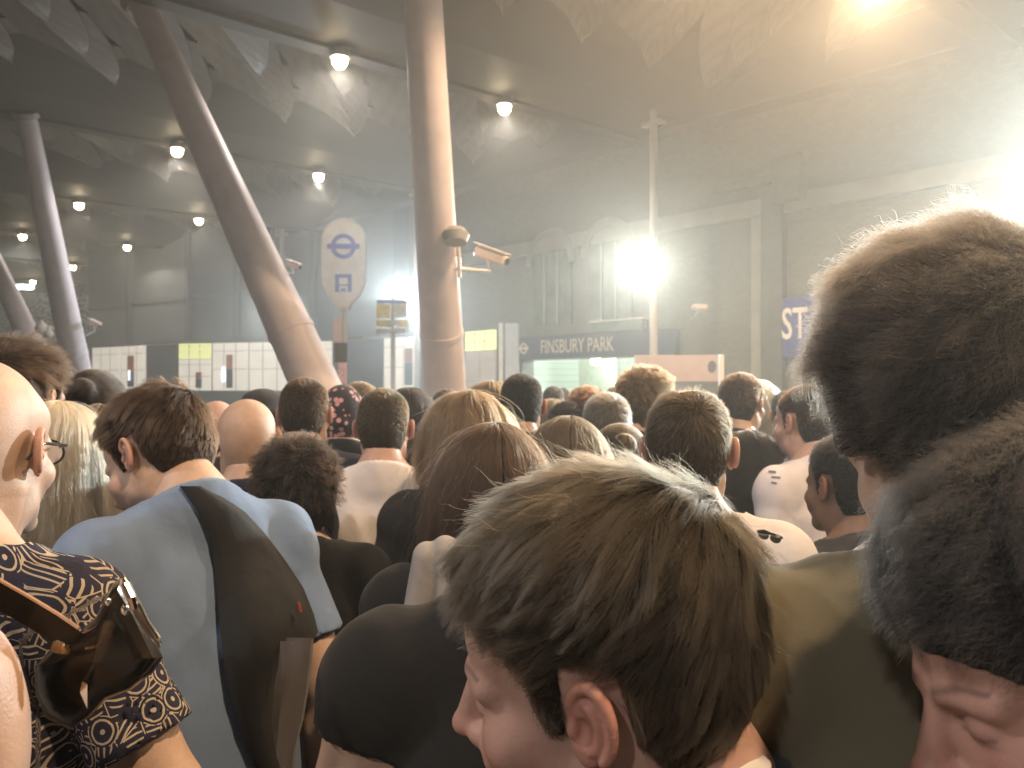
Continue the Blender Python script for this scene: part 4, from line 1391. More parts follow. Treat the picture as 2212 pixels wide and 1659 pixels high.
col_uv(110, 19.0, (-12.5, 19.2, HC), 0.31, 0.155, "farthest pale column leaning left out of the picture's edge")

# ---- CCTV cameras
def cctv(loc, yaw, pitch, L, label, arm):
    o = empty("security_camera", loc)
    tag(o, label, "camera", "security cameras on the columns")
    M_ = Matrix.Rotation(yaw, 3, 'Z') @ Matrix.Rotation(pitch, 3, 'X')
    q = MB(); q.box((0, 0, 0), (L * 0.30, L, L * 0.30), M_, L * 0.06); bd = q.build("housing", m_cctv, o)
    q = MB(); q.box(M_ @ Vector((0, L * 0.04, L * 0.19)), (L * 0.36, L * 1.06, L * 0.04), M_, L * 0.015); q.build("sunshield", m_cctv, o)
    q = MB(); a = M_ @ Vector((0, -L * 0.501, 0)); b2 = M_ @ Vector((0, -L * 0.53, 0)); q.tube([a, b2], L * 0.10, 16); q.build("lens", m_glass, o, True)
    q = MB(); q.tube([M_ @ Vector((0, 0.05 * L, -L * .15)), Vector((0, 0, -L * .42)), Vector(arm) ], L * 0.05, 10); q.build("bracket", m_white, o, True)
c1 = P(1061, 553, 9.6)
cctv(c1, R(62), R(21), 0.42, "pinkish box camera on an arm right of the thick column", P(992, 580, 9.5) - c1)
c2 = P(634, 573, 9.9); cctv(c2, R(60), R(18), 0.21, "white box camera on the upper right side of the leaning column", P(612, 590, 9.9) - c2)
c3 = P(205, 700, 16.5); cctv(c3, R(60), R(18), 0.32, "orange-lit camera on the column by the kiosks", P(186, 725, 16.8) - c3)
c4 = P(110, 712, 18.6); cctv(c4, R(60), R(14), 0.28, "pale camera beside two white domes on the farthest column", P(96, 735, 18.9) - c4)
for uu, vv, rr in ((90, 710, 0.13), (106, 722, 0.09)):
    f_ = Field((-.2, -.2, -.2), (.2, .2, .2), 0.02); f_.add(E((0, 0, 0), (rr, rr, rr * 1.1))); f_.add(C((0, 0, 0), (0, 0, 0.16), 0.04), 0.03)
    o = obj("dome_camera", mesh_from("dome_camera", *f_.nets()), m_white); o.location = P(uu, vv, 18.4)
    tag(o, "%s white dome camera on the farthest column" % ("larger upper" if rr > .1 else "smaller lower"), "camera")
# loudspeaker ring + white strip imitating a light streak on the thick column
o = empty("loudspeaker", P(984, 508, 9.0)); tag(o, "round grey loudspeaker clamped high on the thick column", "speaker")
q = MB(); q.tube([(0, 0.02, 0.06), (0, 0, 0), (0, -0.02, -0.08)], [0.10, 0.15, 0.12], 20); q.build("horn", m_grey, o, True)
q = MB(); q.tube([(-0.12, 0.02, 0.05), (-0.02, 0.01, 0.02)], 0.03, 10); q.build("clamp", m_grey, o, True)
q = MB(); pts = [P(990, 530, 9.25), P(992, 565, 9.30), P(993, 600, 9.35)]; q.tube(pts, 0.022, 10)
o = q.build("light_streak", m_white); tag(o, "thin glossy white strip imitating a light streak down the thick column", "streak")

# ---- stop flag with roundel
o = empty("stop_sign", P(743, 829.5, 14.0) - Vector((0, 0, EYE)))
tag(o, "white lollipop-shaped stop sign with a blue roundel and train symbol on a post", "sign")
d14 = 14.0; k14 = d14 / F0
def sg(u, v, y=0.0): return Vector(((u - 743) * k14, y, EYE - (v - CV) * k14))
b = MB()
hw, cx = 44 * k14, 743
outl = [(-10, 668), (-16, 655), (-34, 636), (-45, 610), (-46, 540)] + [(-46 * math.cos(a), 524 - 50 * math.sin(a)) for a in [math.pi * i / 12 for i in range(1, 12)]] + [(46, 540), (45, 610), (34, 636), (16, 655), (10, 668)]
poly = [((a) * k14, EYE - (v - CV) * k14) for a, v in outl]
M0 = Matrix.Identity(3)
b.prism(poly, 0.09, M0, (0, 0, 0)); bd = b.build("sign_box", mat("sign_cream", (0.40, 0.37, 0.34), rough=0.5, var=0.1), o)
b = MB()
pin = [((a * 1.04) * k14, EYE - ((v - 570) * 1.03 + 570 - CV) * k14) for a, v in outl]
for i in range(len(poly)):
    j = (i + 1) % len(poly); b.prism([poly[i], pin[i], pin[j], poly[j]], 0.12, M0, (0, 0, 0))
b.build("frame", m_grey, o)
m_ublue = mat("sign_blue", (0.06, 0.07, 0.26), rough=0.4)
b = MB(); po, pi_ = disc(27 * k14, 30), disc(18 * k14, 30); cc = Vector((0, -0.048, EYE - (533 - CV) * k14))
for i in range(30): b.prism([po[i], po[(i + 1) % 30], pi_[(i + 1) % 30], pi_[i]], 0.006, M0, cc)
b.box(cc + Vector((0, -0.006, 0)), (70 * k14, 0.006, 11 * k14)); b.build("roundel", m_ublue, o)
b = MB(); c_ = Vector((0, -0.048, EYE - (612 - CV) * k14))
b.box(c_, (36 * k14, 0.006, 38 * k14), bev=0.0)
b.build("symbol_tile", m_ublue, o)
b = MB(); b.box(c_ + Vector((0, -0.005, 4 * k14)), (18 * k14, 0.005, 14 * k14)); b.box(c_ + Vector((0, -0.005, -9 * k14)), (18 * k14, 0.005, 5 * k14))
for s in (-1, 1): b.box(c_ + Vector((s * 7 * k14, -0.005, -15 * k14)), (4 * k14, 0.005, 8 * k14), Matrix.Rotation(0.5 * s, 3, 'Y'))
b.build("train_symbol", mat("sign_cream2", (0.40, 0.37, 0.34), rough=0.5), o)
b = MB(); b.tube([(0, 0, 0), (0, 0, EYE - (662 - CV) * k14)], 0.05, 14); b.build("post", m_grey, o, True)
b = MB(); b.box(sg(730, 714, -0.06), (18 * k14, 0.04, 52 * k14), bev=0.01); b.build("timetable", m_pink, o)
b = MB(); b.box(sg(738, 762, -0.07), (28 * k14, 0.06, 42 * k14), bev=0.01); b.build("timetable_case", m_dark, o)
b = MB(); b.box(sg(741, 806, -0.075), (18 * k14, 0.04, 46 * k14), bev=0.01); b.build("route_map", mat("poster_pink", (0.55, 0.33, 0.36), var=0.35, scale=22), o)
b = MB(); b.box(sg(757, 728, 0.0), (50 * k14, 0.03, 4 * k14), bev=0.004); b.build("cross_arm", m_grey, o)

# ---- bus stop tiles on a second post
d_ = 16.0; k_ = d_ / F0
o = empty("bus_stop_flag", P(850, 829.5, d_) - Vector((0, 0, EYE)))
tag(o, "bus stop flag of yellow and white tiles on a grey post", "sign")
def sq(u, v, y=0.0): return Vector(((u - 850) * k_, y, EYE - (v - CV) * k_))
m_yel = mat("tile_yellow", (0.45, 0.38, 0.18), rough=0.4, var=0.2, scale=12); m_wt = mat("tile_white", (0.42, 0.42, 0.40), rough=0.4, var=0.2, scale=12)
b = MB(); b.tube([(-0.02, 0.08, 0), (-0.02, 0.08, EYE - (640 - CV) * k_)], 0.045, 12); b.build("post", m_grey, o, True)
for uu, vv, ww, hh, mm in ((828, 672, 30, 30, m_yel), (864, 670, 30, 30, m_wt), (828, 698, 30, 14, m_yel), (848, 697, 26, 12, m_wt), (872, 699, 22, 16, m_yel), (845, 715, 66, 10, m_grey), (848, 652, 70, 8, m_blue)):
    b = MB(); b.box(sq(uu, vv), (ww * k_, 0.05, hh * k_), bev=0.008); b.build("tile", mm, o)

# ---- pale panels and post by the entrance
o = empty("upright_panel", P(1106, 829.5, 17.0) - Vector((0, 0, EYE)))
tag(o, "tall pale blue upright panel with a white edge post left of the entrance", "panel")
k_ = 17.0 / F0
b = MB(); b.box((0, 0, (EYE + (829.5 - 699) * k_) / 2), (30 * k_, 0.18, EYE + (829.5 - 699) * k_), bev=0.02); b.build("panel", mat("pale_blue_panel", (0.46, 0.50, 0.55), rough=0.35, var=0.08), o)
b = MB(); b.box((-24 * k_, 0, (EYE + (829.5 - 698) * k_) / 2), (9 * k_, 0.10, EYE + (829.5 - 698) * k_), bev=0.01); b.build("edge_post", m_white, o)
# ---- pink hoarding
k_ = 12.6 / F0
o = empty("hoarding", P(1465, 829.5, 12.6) - Vector((0, 0, EYE)))
tag(o, "pale pink board with a dark oval mark on white posts by the entrance", "hoarding")
b = MB(); b.box((-5 * k_, 0, EYE + (829.5 - 796) * k_), (180 * k_, 0.05, 58 * k_), bev=0.01); b.build("board", m_pink, o)
b = MB(); b.box((93 * k_, 0, (EYE + (829.5 - 766) * k_) / 2), (10 * k_, 0.09, EYE + (829.5 - 766) * k_), bev=0.01); b.build("post", m_white, o)
b = MB(); b.box((-90 * k_, 0.04, (EYE + (829.5 - 780) * k_) / 2), (6 * k_, 0.06, EYE + (829.5 - 780) * k_), bev=0.01); b.build("post", m_white, o)
b = MB(); b.prism(disc(13 * k_, 24, rx=9 * k_), 0.01, M0, (72 * k_, -0.032, EYE + (829.5 - 792) * k_)); b.build("oval_mark", m_dark, o)
# small lit camera and yellow dot on the wall right of the pole
o = empty("wall_camera", P(1512, 664, 14.2)); tag(o, "small pale wall camera right of the tall floodlight pole", "camera")
b = MB(); b.box((0, 0, 0), (0.26, 0.16, 0.10), bev=0.03); b.build("housing", m_cctv, o); b = MB(); b.tube([(0.0, 0, -0.05), (0, 0.6, -0.12)], 0.02, 8); b.build("bracket", m_white, o)

# ---- dark tree beyond the far end
def tree(loc, h, rx, label):
    o = empty("tree", loc); tag(o, label, "tree")
    q = MB(); q.tube([(0, 0, 0), (0.1, 0, h * .35), (0.0, 0.1, h * .75)], [0.22, 0.15, 0.06], 10)
    for i in range(7):
        a = i * 0.9; q.tube([(0.05, 0, h * (.3 + .05 * i)), (math.cos(a) * rx * .7, math.sin(a) * rx * .7, h * (.5 + .06 * i))], [0.07, 0.02], 6)
    q.build("trunk", mat("bark", (0.08, 0.06, 0.045), rough=0.9), o, True)
    r = np.random.default_rng(3); N = 5200
    c = r.normal(size=(26, 3)) * np.array([rx * .5, rx * .5, h * .16]) + np.array([0, 0, h * .66])
    p = c[r.integers(0, 26, N)] + r.normal(size=(N, 3)) * rx * .2
    a, b_ = nrm(r.normal(size=(N, 3))), nrm(r.normal(size=(N, 3)))
    sz = r.uniform(.05, .11, (N, 1))
    V = np.stack([p - a * sz, p + b_ * sz * .6, p + a * sz, p - b_ * sz * .6], 1).reshape(-1, 3)
    obj("crown", mesh_from("crown", V, np.arange(N * 4).reshape(-1, 4), False), mat("leaves", (0.05, 0.065, 0.03), rough=0.7, var=0.4, scale=2), o)
tree(P(150, 829.5, 40) - Vector((0, 0, EYE)), 6.0, 2.6, "dark leafy tree beyond the far columns at the kiosk row's left end")

# ================================================================ THE CROWD
# patterned shirt: pale ringed flowers and leaf dashes on navy
def flower_cloth():
    m = bpy.data.materials.new("flower_print")
    m.use_nodes = True
    n, l = m.node_tree.nodes, m.node_tree.links
    b = n["Principled BSDF"]; b.inputs["Roughness"].default_value = 0.85; b.inputs["Specular IOR Level"].default_value = 0.2
    at = n.new("ShaderNodeAttribute"); at.attribute_name = "rest"
    def math_(op, a, b_=None, c=None):
        q = n.new("ShaderNodeMath"); q.operation = op
        for i, v in enumerate((a, b_, c)):
            if v is None: continue
            if isinstance(v, (int, float)): q.inputs[i].default_value = v
            else: l.new(v, q.inputs[i])
        return q.outputs[0]
    nz = n.new("ShaderNodeTexNoise"); nz.inputs["Scale"].default_value = 55; nz.inputs["Detail"].default_value = 3
    l.new(at.outputs["Vector"], nz.inputs["Vector"])
    v1 = n.new("ShaderNodeTexVoronoi"); v1.voronoi_dimensions = '2D'; v1.inputs["Scale"].default_value = 21; v1.inputs["Randomness"].default_value = 0.55
    l.new(at.outputs["Vector"], v1.inputs["Vector"])
    d = math_('ADD', v1.outputs["Distance"], math_('MULTIPLY', math_('SUBTRACT', nz.outputs["Fac"], 0.5), 0.10))
    def band(x, c, w_): return math_('LESS_THAN', math_('ABSOLUTE', math_('SUBTRACT', x, c)), w_)
    ring = band(d, 0.27, 0.026)
    dot = math_('LESS_THAN', d, 0.07)
    ring2 = math_('MULTIPLY', band(d, 0.37, 0.014), math_('GREATER_THAN', nz.outputs["Fac"], 0.5))
    # leaf dashes outside the flowers
    v2 = n.new("ShaderNodeTexVoronoi"); v2.voronoi_dimensions = '2D'; v2.inputs["Scale"].default_value = 40; v2.inputs["Randomness"].default_value = 0.9
    l.new(at.outputs["Vector"], v2.inputs["Vector"])
    sp = n.new("ShaderNodeSeparateColor"); l.new(v2.outputs["Color"], sp.inputs[0])
    rt = n.new("ShaderNodeVectorRotate"); rt.rotation_type = 'Z_AXIS'
    l.new(at.outputs["Vector"], rt.inputs["Vector"]); l.new(math_('MULTIPLY', sp.outputs[0], 3.1), rt.inputs["Angle"])
    wv = n.new("ShaderNodeTexWave"); wv.inputs["Scale"].default_value = 42; wv.inputs["Distortion"].default_value = 2.2; wv.inputs["Detail"].default_value = 1
    l.new(rt.outputs[0], wv.inputs["Vector"])
    dash = math_('MULTIPLY', math_('GREATER_THAN', wv.outputs["Fac"], 0.78), math_('GREATER_THAN', d, 0.36))
    dash = math_('MULTIPLY', dash, math_('LESS_THAN', v2.outputs["Distance"], 0.46))
    v3 = n.new("ShaderNodeTexVoronoi"); v3.voronoi_dimensions = '2D'; v3.feature = 'DISTANCE_TO_EDGE'; v3.inputs["Scale"].default_value = 40; v3.inputs["Randomness"].default_value = 0.9
    l.new(at.outputs["Vector"], v3.inputs["Vector"])
    stem = math_('MULTIPLY', math_('LESS_THAN', v3.outputs["Distance"], 0.028), math_('MULTIPLY', math_('GREATER_THAN', d, 0.36), math_('GREATER_THAN', nz.outputs["Fac"], 0.47)))
    tot = math_('MINIMUM', math_('ADD', math_('ADD', ring, dot), math_('ADD', ring2, math_('ADD', dash, stem))), 1.0)
    mx = n.new("ShaderNodeMix"); mx.data_type = 'RGBA'
    mx.inputs[6].default_value = (0.022, 0.024, 0.05, 1); mx.inputs[7].default_value = (0.40, 0.36, 0.30, 1)
    l.new(tot, mx.inputs[0]); l.new(mx.outputs[2], b.inputs["Base Color"])
    tc = n.new("ShaderNodeTexCoord"); n2 = n.new("ShaderNodeTexNoise"); n2.inputs["Scale"].default_value = 18; n2.inputs["Distortion"].default_value = 1.0
    l.new(tc.outputs["Object"], n2.inputs["Vector"])
    bp = n.new("ShaderNodeBump"); bp.inputs["Strength"].default_value = 0.4; bp.inputs["Distance"].default_value = 0.015
    l.new(n2.outputs["Fac"], bp.inputs["Height"]); l.new(bp.outputs[0], b.inputs["Normal"])
    return m
PRINT = flower_cloth()
BLK = ('black', (0.010, 0.012, 0.015)); NAVY = ('navy', (0.018, 0.022, 0.042)); WHT = ('white', (0.66, 0.655, 0.68)); GRY = ('pale_grey', (0.42, 0.42, 0.42))
BLU = ('blue', (0.155, 0.23, 0.37)); OLV = ('olive', (0.125, 0.118, 0.085)); PNK = ('pinkwhite', (0.62, 0.61, 0.66)); YEL = ('yellow', (0.65, 0.50, 0.22)); DKG = ('dark_grey', (0.035, 0.036, 0.042)); BRN = ('rust', (0.22, 0.11, 0.07))

def body_at(o, x, y):
    o.location = (x, y, o.location.z)

# nearest people
boy = person("boy with tousled brown hair and bare ear, seen close from behind in profile", 1345, 985, 0.64, yaw=66, pose=Pose(bow=11, turn=13, tilt=-10), at=(0.065, 0.648, 1.526), style='boycut', hair='boy', tone='pink', detail='fine', hfrac=1.35, fine=True, shirt=NAVY, key='boy', size=1.015)
tall = person("tallest man, dark hair coloured paler for the glare, in an olive t-shirt", 2056, 520, 0.76, yaw=-4, pose=Pose(bow=2), style='mop', hair='glare_grey', detail='mid', hfrac=1.2, fine=True, shirt=OLV, key='tall', slim=1.08)  # hair and olive shirt colours paled in place of the milky glare
curl = person("person with a dark curly fringe and flushed cheek, head bowed close to the camera", 2405, 880, 0.43, yaw=70, pose=Pose(bow=20, turn=18), at=(0.362, 0.555, 1.560), style='mop', hair='slate', tone='flush', detail='fine', hfrac=1.0, shirt=BRN, key='curl', Lk=0.8)
bald = person("bald man in a navy shirt printed with pale ringed flowers, wearing glasses", -5, 755, 1.10, yaw=-14, pose=Pose(turn=12, bow=5), at=(-0.712, 1.13, 1.650), size=1.0, style=None, tone='fair', detail='fine', arms='out', fine=True, shirt=PRINT, key='bald', stubble=0.3, slim=1.12)
blue = person("man in a light blue t-shirt bowing his brown-haired head over his phone", 345, 838, 1.50, yaw=42, pose=Pose(lean=14, bow=19, turn=30, tilt=4), at=(-0.705, 1.68, 1.588), size=0.98, style='full', hair='brown', detail='fine', hfrac=1.2, arms='down', slim=0.92, fine=True, shirt=BLU, key='blue')
blackt = person("person in a black t-shirt, head hidden behind the boy's hair, both bare arms showing", 1240, 1100, 0.97, yaw=4, pose=Pose(lean=0, bow=74, turn=-20, tilt=10), base=(0.032, 1.01, -0.035), style='crop', hair='dark', tone='pale', detail='mid', hfrac=0.5, arms='wide', top='cap_tee', fine=True, shirt=BLK, key='blackt', size=1.0)
arm = person("bare-shouldered person in a black vest, only one pale upper arm in view", -700, 780, 0.60, yaw=0, style='long', hair='brown', tone='tan', top='tank', detail='far', hfrac=0.3, shirt=BLK, key='arm', size=1.06, slim=0.95, base=(-0.60, 0.60, 0.0))
# second rank
person("woman in black with long brown hair, just left of the boy's forelock", 1065, 915, 1.55, yaw=6, style='long', hair='brown', detail='mid', hfrac=1.0, fine=True, shirt=BLK, key='longbrown', slim=0.9)
person("woman with straight pale blond hair beside the bald man's ear", 128, 868, 1.78, yaw=8, style='long', hair='blond', detail='mid', hfrac=1.3, shirt=DKG, slim=0.9)
person("man with thinning brown hair on his crown, in a white t-shirt", 1488, 838, 1.65, yaw=-8, pose=Pose(turn=-8), style='thin', hair='ash', detail='fine', hfrac=1.2, shirt=WHT, fine=True, key='thin')
person("person with dark curly hair and black jumper before the white t-shirt", 643, 948, 2.0, yaw=5, style='curly', hair='dark', detail='far', hfrac=0.6, shirt=BLK, top='long', Lk=0.7)
person("light-brown-haired person with a bare shoulder and black strap behind the blond woman", 222, 876, 1.92, yaw=10, style='bob', hair='light', top='tank', detail='far', hfrac=0.5, shirt=BLK, tone='pink')
person("person with rough dark brown hair behind the bald man's head", 38, 735, 2.0, yaw=-10, style='messy', hair='brown', detail='far', hfrac=0.6, shirt=DKG)
person("person with dark hair tied up, in front of the column at the kiosk row", 205, 800, 2.4, yaw=8, style='tied', hair='dark', detail='far', hfrac=0.6, shirt=BLK)
person("shaven-headed man with pale scalp, turned half left in front of the leaning column", 533, 862, 2.3, yaw=22, style=None, tone='fair', detail='mid', shirt=NAVY, stubble=0.2)
person("man with cropped hair and shaved neck at the foot of the leaning column", 659, 817, 2.9, yaw=0, style='crop', hair='brown', detail='mid', hfrac=0.8, shirt=NAVY)
person("man with a short back and sides and both ears showing, in a white t-shirt", 829, 840, 2.6, yaw=0, style='crop', hair='ash', tone='pink', detail='mid', hfrac=0.9, shirt=WHT, fine=True)
person("woman with light brown hair and a black top right of the thick column's foot", 1012, 845, 2.3, yaw=18, style='bob', hair='light', detail='mid', hfrac=0.8, arms='wide', shirt=BLK, tone='pink')
person("woman with brown hair falling over her shoulders in front of the entrance", 1228, 900, 2.1, yaw=-6, style='long', hair='ash', detail='far', hfrac=0.6, shirt=DKG, slim=0.9)
person("person with smooth ash hair tied back, between the boy and the entrance", 1338, 916, 2.35, yaw=0, style='tied', hair='ash', detail='far', hfrac=0.6, shirt=DKG)
person("person with smooth black hair beside the tallest man's neck", 1833, 938, 1.95, yaw=28, style='short', hair='black', tone='brown', detail='mid', hfrac=0.7, shirt=DKG)
person("dark-haired person in black between the thinning man and the white printed t-shirt", 1616, 930, 2.9, yaw=0, style='bob', hair='black', detail='far', hfrac=0.5, shirt=BLK)
printt = person("man in a white t-shirt with a dark shoulder print, turned left", 1742, 832, 2.8, yaw=34, style='crop', hair='brown', tone='pink', detail='mid', hfrac=0.8, shirt=PNK, fine=True, key='printt')
# third rank
person("bald man with a flushed scalp, farther left one of the two shaven heads", 468, 866, 3.2, yaw=20, style=None, tone='pink', detail='mid', shirt=DKG)
capman = person("man in a dark flat-topped cap behind the two shaven heads", 568, 846, 3.7, yaw=-10, style='short', hair='black', detail='far', hfrac=0.3, shirt=BLK, key='cap')
scarfp = person("person in a dark headscarf scattered with pink flowers", 740, 838, 3.6, yaw=6, style=None, detail='far', shirt=BLK, key='scarf', bald=0)
person("person with short fair-brown hair, small, at the foot of the stop sign", 779, 827, 4.6, yaw=-40, style='short', hair='light', detail='far', hfrac=0.4, shirt=DKG)
person("person with long black hair in front of the thick column", 884, 838, 3.2, yaw=4, style='long', hair='black', detail='far', hfrac=0.5, shirt=BLK)
person("fair-haired person with sunglasses pushed up on the head", 1060, 824, 3.7, yaw=10, style='bob', hair='light', detail='far', hfrac=0.5, shirt=NAVY, key='sunny')
person("man with cropped black hair standing before the entrance's pale blue panel", 1127, 808, 3.3, yaw=-4, style='crop', hair='black', tone='tan', detail='mid', hfrac=0.8, shirt=BLK)
person("grey-haired man with a round head in front of the bright ticket hall", 1311, 851, 3.0, yaw=0, style='short', hair='grey', detail='mid', hfrac=0.7, shirt=DKG)
person("person with light curly hair and glasses looking right, below the pink board", 1398, 797, 3.4, yaw=-58, style='curly', hair='light', tone='fair', detail='far', hfrac=0.6, shirt=DKG, Lk=0.55, key='curlyglasses')
person("short-haired man in dark clothes turned right under the post of the pink board", 1602, 808, 3.6, yaw=-42, style='short', hair='brown', detail='far', hfrac=0.5, shirt=NAVY)
person("small blond person in a yellow top behind the short-haired man", 1642, 822, 5.0, yaw=-20, style='bob', hair='blond', detail='far', hfrac=0.4, shirt=YEL)
far_people = [
 ("small dark-haired person at the left edge of the bright entrance", 1195, 836, 6.6, 0, 'short', 'dark', BLK, 'fair'),
 ("small person with black hair and an orange-lit cheek turned right, before the entrance", 1226, 868, 4.3, -60, 'short', 'black', DKG, 'pink'),
 ("small person with light hair in a pale top left of the orange-lit face", 1192, 862, 5.2, 10, 'bob', 'light', WHT, 'fair'),
 ("ginger-haired person behind the grey-haired man's left side", 1268, 838, 4.4, 8, 'messy', 'ginger', BRN, 'pink'),
 ("small brown-haired person behind the grey-haired man's right side", 1330, 838, 5.6, 0, 'short', 'brown', NAVY, 'fair'),
 ("small person in a white top just inside the entrance", 1247, 840, 9.0, 0, 'short', 'brown', WHT, 'fair'),
 ("distant dark-haired person just right of the small dark-haired one", 1212, 838, 8.6, 0, 'long', 'dark', BLK, 'fair'),
 ("distant person in grey at the middle of the entrance", 1290, 839, 10.5, 0, 'short', 'dark', GRY, 'fair'),
 ("distant person with black hair near the curly head", 1352, 842, 8.0, 0, 'short', 'black', BLK, 'tan'),
 ("person with a sandy bun behind the short back and sides man", 790, 858, 4.0, 10, 'tied', 'light', DKG, 'fair'),
 ("short dark-haired person half hidden left of the cropped man", 612, 872, 4.2, 0, 'short', 'dark', BLK, 'fair'),
 ("person with brown hair between the tied-up hair and the bowed man", 286, 862, 3.4, 0, 'short', 'brown', BLK, 'fair'),
 ("pale-haired person glimpsed between the thinning man and the dark-haired one", 1570, 858, 4.4, 0, 'short', 'light', DKG, 'fair'),
 ("person with dark brown hair beyond the thick column's right edge", 966, 842, 4.6, 0, 'short', 'brown', BLK, 'fair'),
 ("person with black hair under the blue sign, beyond the white printed t-shirt", 1700, 846, 4.6, 0, 'short', 'black', BLK, 'tan'),
 ("dark-haired person in black at the wall behind the tall man", 1900, 850, 3.6, 0, 'short', 'dark', BLK, 'fair'),
 ("person in black beyond the bald man with the flushed scalp", 415, 880, 4.3, 0, 'short', 'dark', BLK, 'fair'),
 ("person with brown hair behind the dark headscarf", 705, 868, 4.9, 0, 'short', 'brown', NAVY, 'fair'),
]
for lb, u_, v_, d_, yw, st_, hr, shc, tn in far_people:
    person(lb, u_, v_, d_, yaw=yw, style=st_, hair=hr, detail='far', hfrac=0.3, shirt=shc, tone=tn, Lk=0.7 if st_ == 'messy' else 1.0)

# ---- worn and carried things
def to_world(key, pts):
    o, pose, s = PEOPLE[key]
    a = o.rotation_euler.z
    p = pose.hpts(np.array(pts, float)); p[:, 2] += pose.dz; p = p * s
    x = p[:, 0] * math.cos(a) - p[:, 1] * math.sin(a) + o.location.x
    y = p[:, 0] * math.sin(a) + p[:, 1] * math.cos(a) + o.location.y
    return [Vector((x[i], y[i], p[i, 2] + o.location.z)) for i in range(len(p))]
def head_local(key, pts):      # head points -> the person's own object space
    o, pose, s = PEOPLE[key]
    return [Vector((p[0], p[1], p[2] + pose.dz)) for p in pose.hpts(np.array(pts, float))]
m_frame = mat("glasses_frame", (0.02, 0.02, 0.022), rough=0.2, spec=0.8)
m_lens = mat("lens_dark", (0.03, 0.03, 0.035), rough=0.05, spec=0.8)
def glasses(key, parent=None, up=0.0, name="glasses"):
    T = lambda p: (head_local(key, p) if parent else to_world(key, p))
    b = MB()
    z0 = 0.004 + up; y0 = 0.103 - up * 0.25
    for s in (-1, 1):
        b.tube(T([(0.056 * s, y0 - 0.008, z0 + 0.004), (0.079 * s, 0.07 - up * .2, z0 + 0.006), (0.083 * s, 0.012, z0 + 0.008), (0.084 * s, -0.008, z0 + 0.004), (0.080 * s, -0.022, z0 - 0.014)]), 0.0021, 8)
        rg = [(0.032 * s + 0.024 * math.cos(a), y0 + 0.004 - abs(0.024 * math.cos(a) * s + 0.0) * 0.05, z0 - 0.004 + 0.018 * math.sin(a)) for a in [2 * math.pi * i / 18 for i in range(19)]]
        b.tube(T(rg), 0.0018, 6, cap=False)
    b.tube(T([(-0.009, y0 + 0.003, z0), (0, y0 + 0.006, z0 + 0.002), (0.009, y0 + 0.003, z0)]), 0.0017, 6)
    fr = b.build("frame" if not parent else name, m_frame, parent, True)
    b = MB()
    for s in (-1, 1):
        rg = T([(0.032 * s + 0.023 * math.cos(a), y0 + 0.003, z0 - 0.004 + 0.017 * math.sin(a)) for a in [2 * math.pi * i / 18 for i in range(18)]])
        rg2 = [p + Vector((0, 0.001, 0)) for p in rg]
        b.add(rg + rg2, [tuple(range(18)), tuple(range(35, 17, -1))] + [(i, (i + 1) % 18, (i + 1) % 18 + 18, i + 18) for i in range(18)])
    ln = b.build("lens", m_lens if not parent else mat("clear_lens", (0.5, 0.5, 0.5), rough=0.05), fr)
    return fr
glasses('bald', PEOPLE['bald'][0])
glasses('curlyglasses', PEOPLE['curlyglasses'][0])
fr = glasses('sunny', None, up=0.075)
fr.name = "sunglasses"; tag(fr, "dark sunglasses pushed up on the fair-haired person's head", "sunglasses")

# cap and headscarf
def head_wear(key, name, m, build):
    f = Field((-0.13, -0.17, -0.2), (0.13, 0.22, 0.19), 0.004)
    build(f)
    V, Q = f.nets()
    o, pose, s = PEOPLE[key]
    return obj(name, mesh_from(name, pose.hpts(V) + np.array([0, 0, pose.dz]), Q), m, o)
def capb(f):
    f.add(E((0, -0.015, 0.055), (0.092, 0.113, 0.088)), 0.01)
    f.add(E((0, -0.01, 0.10), (0.085, 0.105, 0.045)), 0.02)
    f.add(E((0, 0.10, 0.062), (0.068, 0.075, 0.008)), 0.012)
    f.F = np.maximum(f.F, 0.045 - f.grid()[2]).astype(np.float32)
head_wear('cap', "cap", cloth('cap', (0.03, 0.03, 0.035)), capb)
def scf(f):
    f.add(E((0, -0.018, 0.045), (0.088, 0.110, 0.095)), 0.01)
    f.add(E((0, -0.045, -0.02), (0.082, 0.082, 0.10)), 0.03)
    f.add(E((0, -0.05, -0.13), (0.075, 0.06, 0.06)), 0.03)
    f.add(E((0, -0.118, -0.02), (0.03, 0.022, 0.025)), 0.012)
    X, Y, Z = f.grid()
    f.F = np.maximum(f.F, Y - 0.065 + 0 * X + 0 * Z).astype(np.float32)
m_sc = cloth('scarf', (0.03, 0.028, 0.035))
n, l = m_sc.node_tree.nodes, m_sc.node_tree.links
tc = n.new("ShaderNodeTexCoord"); vo = n.new("ShaderNodeTexVoronoi"); vo.inputs["Scale"].default_value = 34
l.new(tc.outputs["Object"], vo.inputs["Vector"])
lt = n.new("ShaderNodeMath"); lt.operation = 'LESS_THAN'; lt.inputs[1].default_value = 0.36; l.new(vo.outputs["Distance"], lt.inputs[0])
mx = n.new("ShaderNodeMix"); mx.data_type = 'RGBA'; mx.inputs[6].default_value = (0.03, 0.026, 0.035, 1); mx.inputs[7].default_value = (0.52, 0.30, 0.30, 1)
l.new(lt.outputs[0], mx.inputs[0]); l.new(mx.outputs[2], n["Principled BSDF"].inputs["Base Color"])
head_wear('scarf', "headscarf", m_sc, scf)

